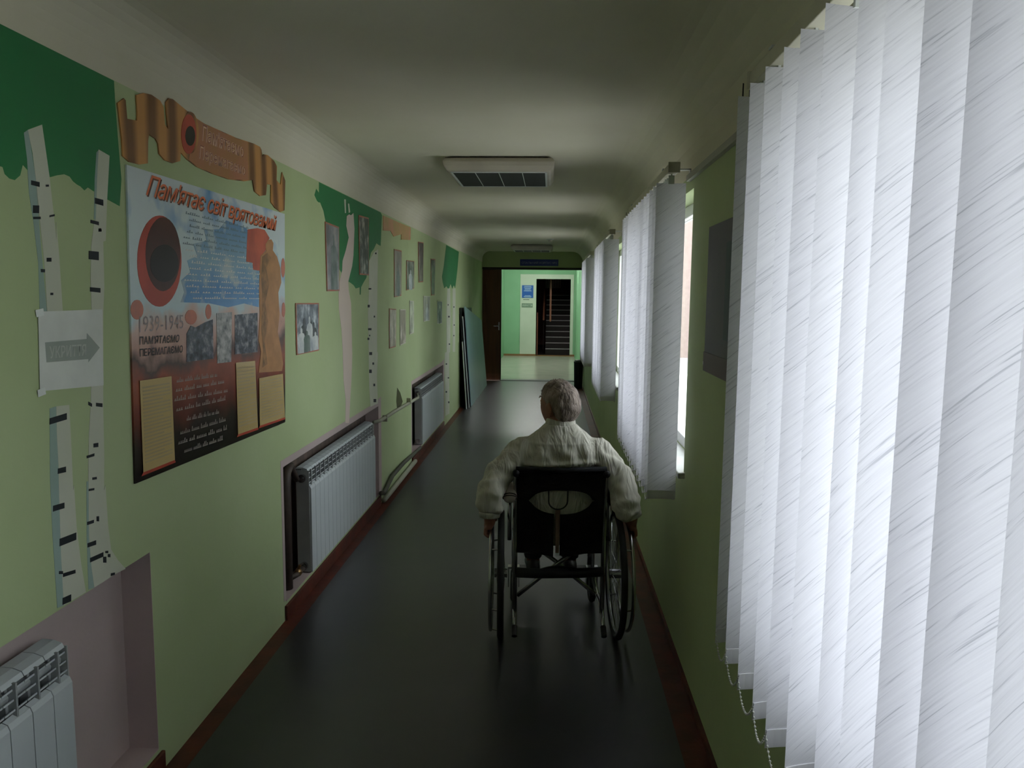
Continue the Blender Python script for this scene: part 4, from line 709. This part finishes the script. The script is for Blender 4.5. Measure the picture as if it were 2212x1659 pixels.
# backrest sling with the almond-shaped opening and the slit below it
def backrest():
    b = MB(); th = 0.006
    def y_at(z): return -0.048 - 0.030 * max(0, (z - 0.45) / 0.4)
    nx, zt, zb = 28, 0.815, 0.415
    def hole_top(x): t = min(1.0, abs((x - 0.005) / 0.142)); return 0.668 + 0.050 * (1 - t ** 3) ** 0.55
    def hole_bot(x): t = min(1.0, abs((x - 0.005) / 0.142)); return 0.668 - 0.064 * (1 - t ** 2.4) ** 0.65
    X = [-0.205 + 0.41 * i / nx for i in range(nx + 1)]
    def quadcol(xa, xb, za0, za1, zb0, zb1, n=6):
        for k in range(n):
            l0, l1 = za0 + (za1 - za0) * k / n, za0 + (za1 - za0) * (k + 1) / n
            r0, r1 = zb0 + (zb1 - zb0) * k / n, zb0 + (zb1 - zb0) * (k + 1) / n
            sag = lambda x: -0.012 * (1 - (x / 0.205) ** 2)
            pts = [(xa, y_at(l0) + sag(xa), l0), (xb, y_at(r0) + sag(xb), r0), (xb, y_at(r1) + sag(xb), r1), (xa, y_at(l1) + sag(xa), l1)]
            b.prism(pts, (0, th, 0))
    def low(x):
        d = abs(x - 0.0); return zb - 0.020 * max(0, 1 - d / 0.12) + 0.012 * max(0, 1 - d / 0.03)
    for i in range(nx):
        xa, xb = X[i], X[i + 1]; ca, cb = hole_top(xa), hole_top(xb); da, db = hole_bot(xa), hole_bot(xb)
        quadcol(xa, xb, ca, zt, cb, zt)
        slit = -0.022 < (xa + xb) / 2 < 0.004
        if not slit: quadcol(xa, xb, low(xa), da, low(xb), db)
    return b
P_(backrest(), 'backrest', BLACKFAB, label='black nylon backrest with an almond-shaped opening')
P_(MB().tube([(-0.205, -0.082, 0.815), (0, -0.094, 0.812), (0.205, -0.082, 0.818)], 0.014, 10), 'backrest_hem', BLACKFAB, smooth=True)
P_(MB().box(-0.205, 0.205, -0.02, 0.40, 0.452, 0.468), 'seat', BLACKFAB, bevel=0.006)
P_(MB().tube([(-0.200, -0.062, 0.325), (-0.1, -0.065, 0.322), (0, -0.065, 0.324), (0.1, -0.065, 0.326), (0.200, -0.062, 0.332)], 0.023, 12), 'cross_strap', mat('strap_navy', S(16, 20, 28), 0.7), smooth=True)
P_(MB().prism([(-0.11, -0.062, 0.335), (-0.05, -0.062, 0.352), (0.0, -0.062, 0.358), (0.06, -0.062, 0.350), (0.11, -0.062, 0.338)], (0, 0.01, 0)), 'strap_fold', BLACKFAB)
P_(MB().tube([(-0.19, 0.10, 0.15), (0.0, 0.10, 0.31), (0.19, 0.10, 0.45)], 0.011, 8), 'cross_brace', STEEL, smooth=True)
P_(MB().tube([(0.19, 0.125, 0.15), (0.0, 0.125, 0.31), (-0.19, 0.125, 0.45)], 0.011, 8), 'cross_brace', STEEL, smooth=True)
P_(MB().tube([(-0.055, -0.073, 0.715)] + [(-0.012 + 0.043 * math.cos(a), -0.078, 0.668 + 0.038 * math.sin(a)) for a in [math.radians(180 + 18 * k) for k in range(11)]] + [(0.032, -0.073, 0.715)], 0.0035, 6), 'strap_loop', BLACKPL, smooth=True)
P_(MB().prism([(-0.022, -0.070, 0.625), (0.0, -0.070, 0.625), (-0.004, -0.064, 0.42), (-0.02, -0.064, 0.42)], (0, 0.003, 0)), 'hanging_tape', mat('tape_beige', S(120, 96, 84), 0.8))

# ------------------------------------------------------------------ the man in the wheelchair
def remesh(b, voxel, name, m, smooth_iter=4):
    me = b.mesh('tmp', m); o = bpy.data.objects.new('tmp', me); TMP.collection.objects.link(o)
    md = o.modifiers.new('r', 'REMESH'); md.mode = 'VOXEL'; md.voxel_size = voxel; md.use_smooth_shade = True
    sm = o.modifiers.new('s', 'SMOOTH'); sm.factor = 0.5; sm.iterations = smooth_iter
    TMP.view_layers[0].update()
    out = bpy.data.meshes.new_from_object(o.evaluated_get(TMP.view_layers[0].depsgraph))
    bpy.data.objects.remove(o); bpy.data.meshes.remove(me); out.name = name
    out.materials.clear(); out.materials.append(m); out.polygons.foreach_set('use_smooth', [True] * len(out.polygons)); out.update()
    return out
def srings(spec, n=32, e=2.4):
    R = []
    for z, cx, cy, rx, ry in spec:
        ring = []
        for j in range(n):
            a = 2 * PI * j / n; c, s = math.cos(a), math.sin(a)
            ring.append((cx + rx * math.copysign(abs(c) ** (2 / e), c), cy + ry * math.copysign(abs(s) ** (2 / e), s), z))
        R.append(ring)
    return R
SKIN = mat('skin', S(150, 102, 84), 0.55, S(138, 92, 76), 20); SHIRT = None
def shirt_material():
    m, nt, p = nodes_of('striped_shirt'); N, L = nt.nodes, nt.links
    p.inputs['Roughness'].default_value = 0.85; p.inputs['Specular IOR Level'].default_value = 0.2
    tc = N.new('ShaderNodeTexCoord'); mp = N.new('ShaderNodeMapping'); L.new(tc.outputs['Object'], mp.inputs['Vector'])
    w = N.new('ShaderNodeTexWave'); w.bands_direction = 'X'; w.inputs['Scale'].default_value = 75; w.inputs['Distortion'].default_value = 0.5
    L.new(mp.outputs['Vector'], w.inputs['Vector'])
    cr = N.new('ShaderNodeValToRGB'); e = cr.color_ramp.elements; e[0].color = S(194, 191, 178); e[1].color = S(184, 181, 167); L.new(w.outputs['Color'], cr.inputs['Fac']); L.new(cr.outputs['Color'], p.inputs['Base Color'])
    m2 = N.new('ShaderNodeMapping'); m2.inputs['Scale'].default_value = (16, 8, 5); L.new(tc.outputs['Object'], m2.inputs['Vector'])
    nz = N.new('ShaderNodeTexNoise'); nz.inputs['Scale'].default_value = 1.0; nz.inputs['Detail'].default_value = 3; nz.inputs['Distortion'].default_value = 1.0; L.new(m2.outputs['Vector'], nz.inputs['Vector'])
    bp = N.new('ShaderNodeBump'); bp.inputs['Strength'].default_value = 1.0; bp.inputs['Distance'].default_value = 0.03; L.new(nz.outputs['Fac'], bp.inputs['Height']); L.new(bp.outputs['Normal'], p.inputs['Normal'])
    return m
SHIRT = shirt_material()
HZ, HEADC = math.radians(40), Vector((-0.004, 0.075, 1.083))
HM = Matrix.Translation(HEADC) @ Matrix.Rotation(HZ, 4, 'Z') @ Matrix.Rotation(math.radians(6), 4, 'X') @ Matrix.Rotation(math.radians(-5), 4, 'Y')
def head_point(th, ph, grow=0.0):
    """th: azimuth (0 = face front +y), ph: -pi/2..pi/2"""
    d = Vector((math.sin(th) * math.cos(ph), math.cos(th) * math.cos(ph), math.sin(ph)))
    p = Vector((d.x * 0.077, d.y * 0.099, d.z * 0.118))
    if p.z < 0:
        t = -p.z / 0.118; p.x *= 1 - 0.28 * t ** 1.3
        p.y = p.y * (1 - 0.15 * t) + 0.016 * t if p.y > 0 else p.y * (1 - 0.38 * t) + 0.010 * t
    else: p.z *= 0.98
    if d.y > 0:
        g = lambda x0, z0, sx, sz: math.exp(-((p.x - x0) / sx) ** 2 - ((p.z - z0) / sz) ** 2)
        p.y += 0.026 * g(0, -0.022, 0.013, 0.022) + 0.010 * g(0, 0.0, 0.010, 0.03) + 0.005 * (g(0.03, 0.030, 0.022, 0.010) + g(-0.03, 0.030, 0.022, 0.010))
        p.y -= 0.009 * (g(0.032, 0.010, 0.016, 0.011) + g(-0.032, 0.010, 0.016, 0.011))
        p.y += 0.006 * g(0, -0.055, 0.022, 0.006) + 0.005 * g(0, -0.067, 0.020, 0.006) - 0.004 * g(0, -0.061, 0.024, 0.003) + 0.010 * g(0, -0.098, 0.022, 0.016)
    if grow: p += p.normalized() * grow
    return p
def head_shell(b, grow=0.0, keep=None, nu=56, nv=40):
    idx = {}; vs = []; fs = []
    for i in range(nv + 1):
        for j in range(nu):
            idx[i, j] = len(vs); vs.append(head_point(2 * PI * j / nu, -PI / 2 + PI * (i + 0.02) / (nv + 0.04), grow))
    for i in range(nv):
        for j in range(nu):
            q = (idx[i, j], idx[i, (j + 1) % nu], idx[i + 1, (j + 1) % nu], idx[i + 1, j])
            if keep is None or keep(sum((vs[k] for k in q), Vector()) / 4): fs.append(q)
    if keep is None: fs += [tuple(idx[0, j] for j in range(nu - 1, -1, -1)), tuple(idx[nv, j] for j in range(nu))]
    b.add([HM @ v for v in vs], fs)
    return b
AR = {}
for s in (-1, 1):
    e = Vector((-0.322, -0.11, 0.692)) if s < 0 else Vector((0.294, -0.11, 0.668))
    AR[s] = dict(sh=Vector((s * 0.168, 0.035, 0.872)), el=e, wr=Vector((s * 0.322, -0.115, 0.605)), hd=Vector((s * 0.322, -0.085, 0.565)))
body = MB(); head_shell(body)
for s in (-1, 1):
    ec = HM @ Vector((s * 0.078, -0.008, 0.0)); q = [HM @ (Vector((s * 0.078, -0.012, 0.0)) + Vector((s * (0.018 * k - 0.004), 0.022 * math.cos(a) * 1.0 - 0.010 * k, 0.034 * math.sin(a)))) for k in (0, 1) for a in [2 * PI * i / 14 for i in range(14)]]
    body.loft([q[:14], q[14:]]); body.ball(HM @ Vector((s * 0.080, -0.004, -0.028)), 0.008)
body.tube([(0, 0.065, 0.90), (0, 0.060, 0.98), HEADC + Vector((0.006, -0.022, -0.07)), HEADC + Vector((0.004, -0.018, -0.02))], [0.075, 0.060, 0.056, 0.055], 20)
body.loft(srings([(0.46, 0, 0.09, 0.15, 0.10), (0.60, 0, 0.075, 0.165, 0.105), (0.78, 0, 0.06, 0.18, 0.105), (0.88, 0, 0.055, 0.18, 0.095), (0.95, 0, 0.06, 0.13, 0.075), (0.98, 0, 0.06, 0.06, 0.05)]))
for s in (-1, 1):
    A = AR[s]
    body.tube([A['sh'] + Vector((-s * 0.03, 0, -0.03)), A['sh'].lerp(A['el'], 0.5) + Vector((s * 0.02, 0, 0.012)), A['el'], A['el'].lerp(A['wr'], 0.45), A['wr'], A['hd']], [0.040, 0.040, 0.038, 0.036, 0.026, 0.026], 14)
    # hand closed over the push rim (rim runs along y here)
    hx, hy, hz = s * 0.316, -0.075, 0.556
    body.loft([[(hx + s * 0.014 * math.cos(a) + s * 0.004, y, hz + 0.006 + 0.022 * math.sin(a)) for a in [2 * PI * i / 12 for i in range(12)]] for y in (-0.118, -0.10, -0.07, -0.042)])
    for k, ln in enumerate((0.92, 1.0, 0.95, 0.78)):
        y = -0.045 - 0.0215 * k; rz = 0.30 + math.sqrt(0.255 ** 2 - y ** 2)
        body.tube([(s * 0.322, y, rz + 0.028), (s * 0.340, y - 0.001, rz + 0.016), (s * (0.342), y - 0.001, rz - 0.012 * ln), (s * 0.330, y, rz - 0.026 * ln), (s * 0.316, y, rz - 0.024 * ln)], [0.0095, 0.0092, 0.0086, 0.008, 0.0065], 8)
    body.tube([(s * 0.312, -0.075, 0.575), (s * 0.298, -0.050, 0.572), (s * 0.296, -0.024, 0.566), (s * 0.300, -0.004, 0.560)], [0.012, 0.0105, 0.0095, 0.007], 8)
    body.tube([(s * 0.08, 0.09, 0.50), (s * 0.10, 0.30, 0.525), (s * 0.10, 0.49, 0.51), (s * 0.10, 0.515, 0.45), (s * 0.10, 0.53, 0.30), (s * 0.10, 0.545, 0.16)], [0.075, 0.07, 0.054, 0.05, 0.047, 0.034], 14)
    body.loft([[(s * 0.10 + 0.03 * math.cos(a), y, 0.142 + h * math.sin(a)) for a in [2 * PI * i / 10 for i in range(10)]] for y, h in ((0.50, 0.028), (0.55, 0.026), (0.62, 0.018), (0.66, 0.012))])
man_me = remesh(body, 0.0052, 'person', SKIN, 2)
man = link('person', man_me); man.location = CH; man.rotation_euler = (0, 0, CRZ)
tag(man, 'grey-haired man in a pale striped shirt sitting in the wheelchair, head turned to the posters', 'person')
# shirt
sh = MB()
sh.loft(srings([(0.44, 0, 0.085, 0.165, 0.115), (0.60, 0, 0.075, 0.185, 0.122), (0.74, 0, 0.060, 0.203, 0.128), (0.83, 0, 0.050, 0.208, 0.132), (0.88, 0, 0.046, 0.196, 0.124), (0.92, 0, 0.048, 0.168, 0.112), (0.955, 0, 0.050, 0.132, 0.098), (0.985, 0.002, 0.054, 0.095, 0.082), (1.005, 0.003, 0.056, 0.072, 0.072)]))
for s in (-1, 1):
    A = AR[s]; d = (A['wr'] - A['el']).normalized()
    m0 = A['sh'].lerp(A['el'], 0.28) + Vector((s * 0.018, 0.01, 0.008)); m1 = A['sh'].lerp(A['el'], 0.6) + Vector((s * 0.030, 0.02, 0.010))
    sh.tube([A['sh'] + Vector((-s * 0.07, 0.035, 0.0)), A['sh'], m0, m1, A['el'] + Vector((0, -0.006, 0.0)), A['el'].lerp(A['wr'], 0.4) + Vector((0, 0, -0.018)), A['el'].lerp(A['wr'], 0.85)], [0.070, 0.076, 0.073, 0.067, 0.064, 0.063, 0.046], 20)
shm = remesh(sh, 0.0062, 'shirt', SHIRT, 14)
SN = [v.normal.copy() for v in shm.vertices]
for v in shm.vertices:                                  # pleats below the yoke, slack roll above the backrest, drag lines on the sleeves
    p = v.co.copy(); n = SN[v.index]; d = 0.0; mid = max(0.0, min(1.0, (0.185 - abs(p.x)) / 0.03))
    if p.y < 0.06:
        env = math.exp(-((p.z - 0.875) / 0.035) ** 2); d += mid * 0.008 * env * math.sin(62 * p.x + 3 * noise.noise(p * 9))
        d += mid * 0.012 * math.exp(-((p.z - (0.838 + 0.006 * math.sin(14 * p.x))) / 0.012) ** 2) - mid * 0.010 * math.exp(-((p.z - 0.815) / 0.012) ** 2)
        d += 0.0015 * math.exp(-((p.z - 0.925 - 0.1 * p.x * p.x) / 0.005) ** 2) * (abs(p.x) < 0.16)
    if abs(p.x) > 0.19:
        q = Vector((p.x * 18, p.y * 10, p.z * 26)); d += 0.009 * noise.noise(q) + 0.006 * math.sin(40 * (p.z + 0.7 * abs(p.x)) + 4 * noise.noise(p * 12))
    else: d += 0.004 * noise.noise(Vector((p.x * 22, p.y * 8, p.z * 12)))
    v.co = p + n * d
shm.update()
shirt = link('shirt', shm, man, label='pale grey-beige striped long-sleeved shirt')
col = MB()
cr_ = []
for (z, r, t) in ((0.985, 0.074, 0), (1.012, 0.070, 0), (1.030, 0.066, 0), (1.031, 0.062, 0), (0.99, 0.066, 0)): cr_.append([(0.003 + r * math.cos(a), 0.056 + 0.012 * (z - 0.985) / 0.05 + r * math.sin(a), z - 0.012 * max(0, math.sin(a))) for a in [2 * PI * i / 28 for i in range(28)]])
col.loft(cr_).build('collar', SHIRT, shirt, True)
for s in (-1, 1):
    A = AR[s]; d = (A['wr'] - A['el']); MB().tube([A['el'] + d * 0.72, A['el'] + d * 0.80, A['el'] + d * 1.02], [0.045, 0.050, 0.046], 18).build('cuff', SHIRT, shirt, True)
# trousers, belt and shoes
tr = MB(); tr.loft(srings([(0.469, 0, 0.10, 0.15, 0.10), (0.50, 0, 0.09, 0.172, 0.115), (0.56, 0, 0.08, 0.172, 0.115)]))
for s in (-1, 1): tr.tube([(s * 0.08, 0.08, 0.535), (s * 0.10, 0.30, 0.535), (s * 0.10, 0.50, 0.52), (s * 0.10, 0.53, 0.45), (s * 0.10, 0.54, 0.30), (s * 0.10, 0.55, 0.19)], [0.088, 0.082, 0.066, 0.06, 0.056, 0.05], 16)
link('trousers', remesh(tr, 0.009, 'trousers', mat('trouser_cloth', S(44, 46, 52), 0.85), 4), man)
for s in (-1, 1):
    b = MB(); rs = []
    for y, w, h in ((0.475, 0.02, 0.03), (0.49, 0.036, 0.07), (0.55, 0.038, 0.085), (0.60, 0.042, 0.055), (0.67, 0.042, 0.042), (0.71, 0.025, 0.03)):
        rs.append([(s * 0.10 + w * math.cos(a), y, 0.111 + h * 0.5 + h * 0.5 * math.sin(a)) for a in [2 * PI * i / 14 for i in range(14)]])
    b.loft(rs); b.build('shoe', mat('shoe_leather', S(28, 24, 22), 0.45), man, True)
# hair and eyes
def hairline(p):
    a = abs(math.atan2(p.x, p.y))                       # 0 at the face, pi at the nape
    t = a / PI; return 0.075 - 0.02 * min(1, t / 0.3) - 0.025 * max(0, min(1, (t - 0.3) / 0.2)) - 0.105 * max(0, min(1, (t - 0.60) / 0.2))
hb = MB(); head_shell(hb, 0.009, lambda p: p.z > hairline(p) + 0.003 * math.sin(70 * p.x + 50 * p.y), 120, 90)
HAIR = mat('grey_hair', S(158, 142, 130), 0.7, S(84, 70, 62), 34, lo=0.35, hi=0.65, bump=0.9, bscale=85, stretch=(1, 1, 0.35))
hair = hb.build('hair', HAIR, man, True)
HMI = HM.inverted()
for v in hair.data.vertices:                            # thin out towards the hairline
    q = HMI @ v.co; f = max(0.0, min(1.0, (q.z - hairline(q)) / 0.035)); v.co -= (v.co - HEADC).normalized() * 0.0075 * (1 - f) ** 2
for v in hair.data.vertices: v.co += (v.co - HEADC).normalized() * (0.0045 * noise.noise(v.co * 34) + 0.0012 * noise.noise(v.co * 90))
so = hair.modifiers.new('thick', 'SOLIDIFY'); so.thickness = 0.006; so.offset = -1.0
tf = MB(); rnd = random.Random(3)
for k in range(900):                                    # short tufts that break up the outline
    th = rnd.uniform(0, 2 * PI); ph = rnd.uniform(-0.55, 1.5); p = head_point(th, ph, 0.0085)
    if p.z < hairline(p) + 0.006: continue
    n = p.normalized(); d = (Vector((0, -0.6, -0.8)) - n * n.dot(Vector((0, -0.6, -0.8)))) * 0.9 + n * 0.2 + Vector((rnd.uniform(-.4, .4), rnd.uniform(-.4, .4), rnd.uniform(-.3, .3)))
    tf.tube([HM @ p, HM @ (p + d.normalized() * 0.008), HM @ (p + d.normalized() * 0.013 - n * 0.002)], [0.0018, 0.0013, 0.0003], 5)
t_ = tf.build('hair_tufts', HAIR, hair, True); t_['kind'] = 'stuff'
for s in (-1, 1):
    ey = MB().ball(HM @ Vector((s * 0.032, 0.0765, 0.010)), 0.0115).build('eye', mat('eye_white', S(210, 205, 198), 0.2), man, True)
    MB().ball(HM @ Vector((s * 0.032, 0.0858, 0.0095)), 0.0042).build('iris', mat('iris_brown', S(50, 36, 28), 0.2), ey, True)
    MB().tube([HM @ Vector((s * 0.016, 0.101, 0.029)), HM @ Vector((s * 0.032, 0.098, 0.034)), HM @ Vector((s * 0.048, 0.088, 0.030))], [0.003, 0.0045, 0.002], 6).build('eyebrow', HAIR, man, True)
    for dz, rr in ((0.0085, 0.0034), (-0.0085, 0.0026)):
        MB().tube([HM @ Vector((s * (0.032 + 0.013 * u), 0.0865 - 0.006 * u * u - 0.004 * (u * s > 0) * abs(u), 0.010 + dz * (1 - 0.55 * u * u))) for u in (-1, -0.5, 0, 0.5, 1)], [0.0016, rr, rr, rr, 0.0016], 7).build('eyelid', SKIN, man, True)
LIP = mat('lips', S(138, 84, 74), 0.5)
for dz, yy in ((-0.0575, 0.0), (-0.0645, -0.001)):
    MB().tube([HM @ (head_point(math.atan2(u * 0.022 / 0.077, 0.9), math.asin(dz / 0.118)) + Vector((0, 0.001 + yy, 0))) for u in (-1, -0.5, 0, 0.5, 1)], [0.0012, 0.003, 0.0034, 0.003, 0.0012], 7).build('lip', LIP, man, True)
bpy.data.scenes.remove(TMP)
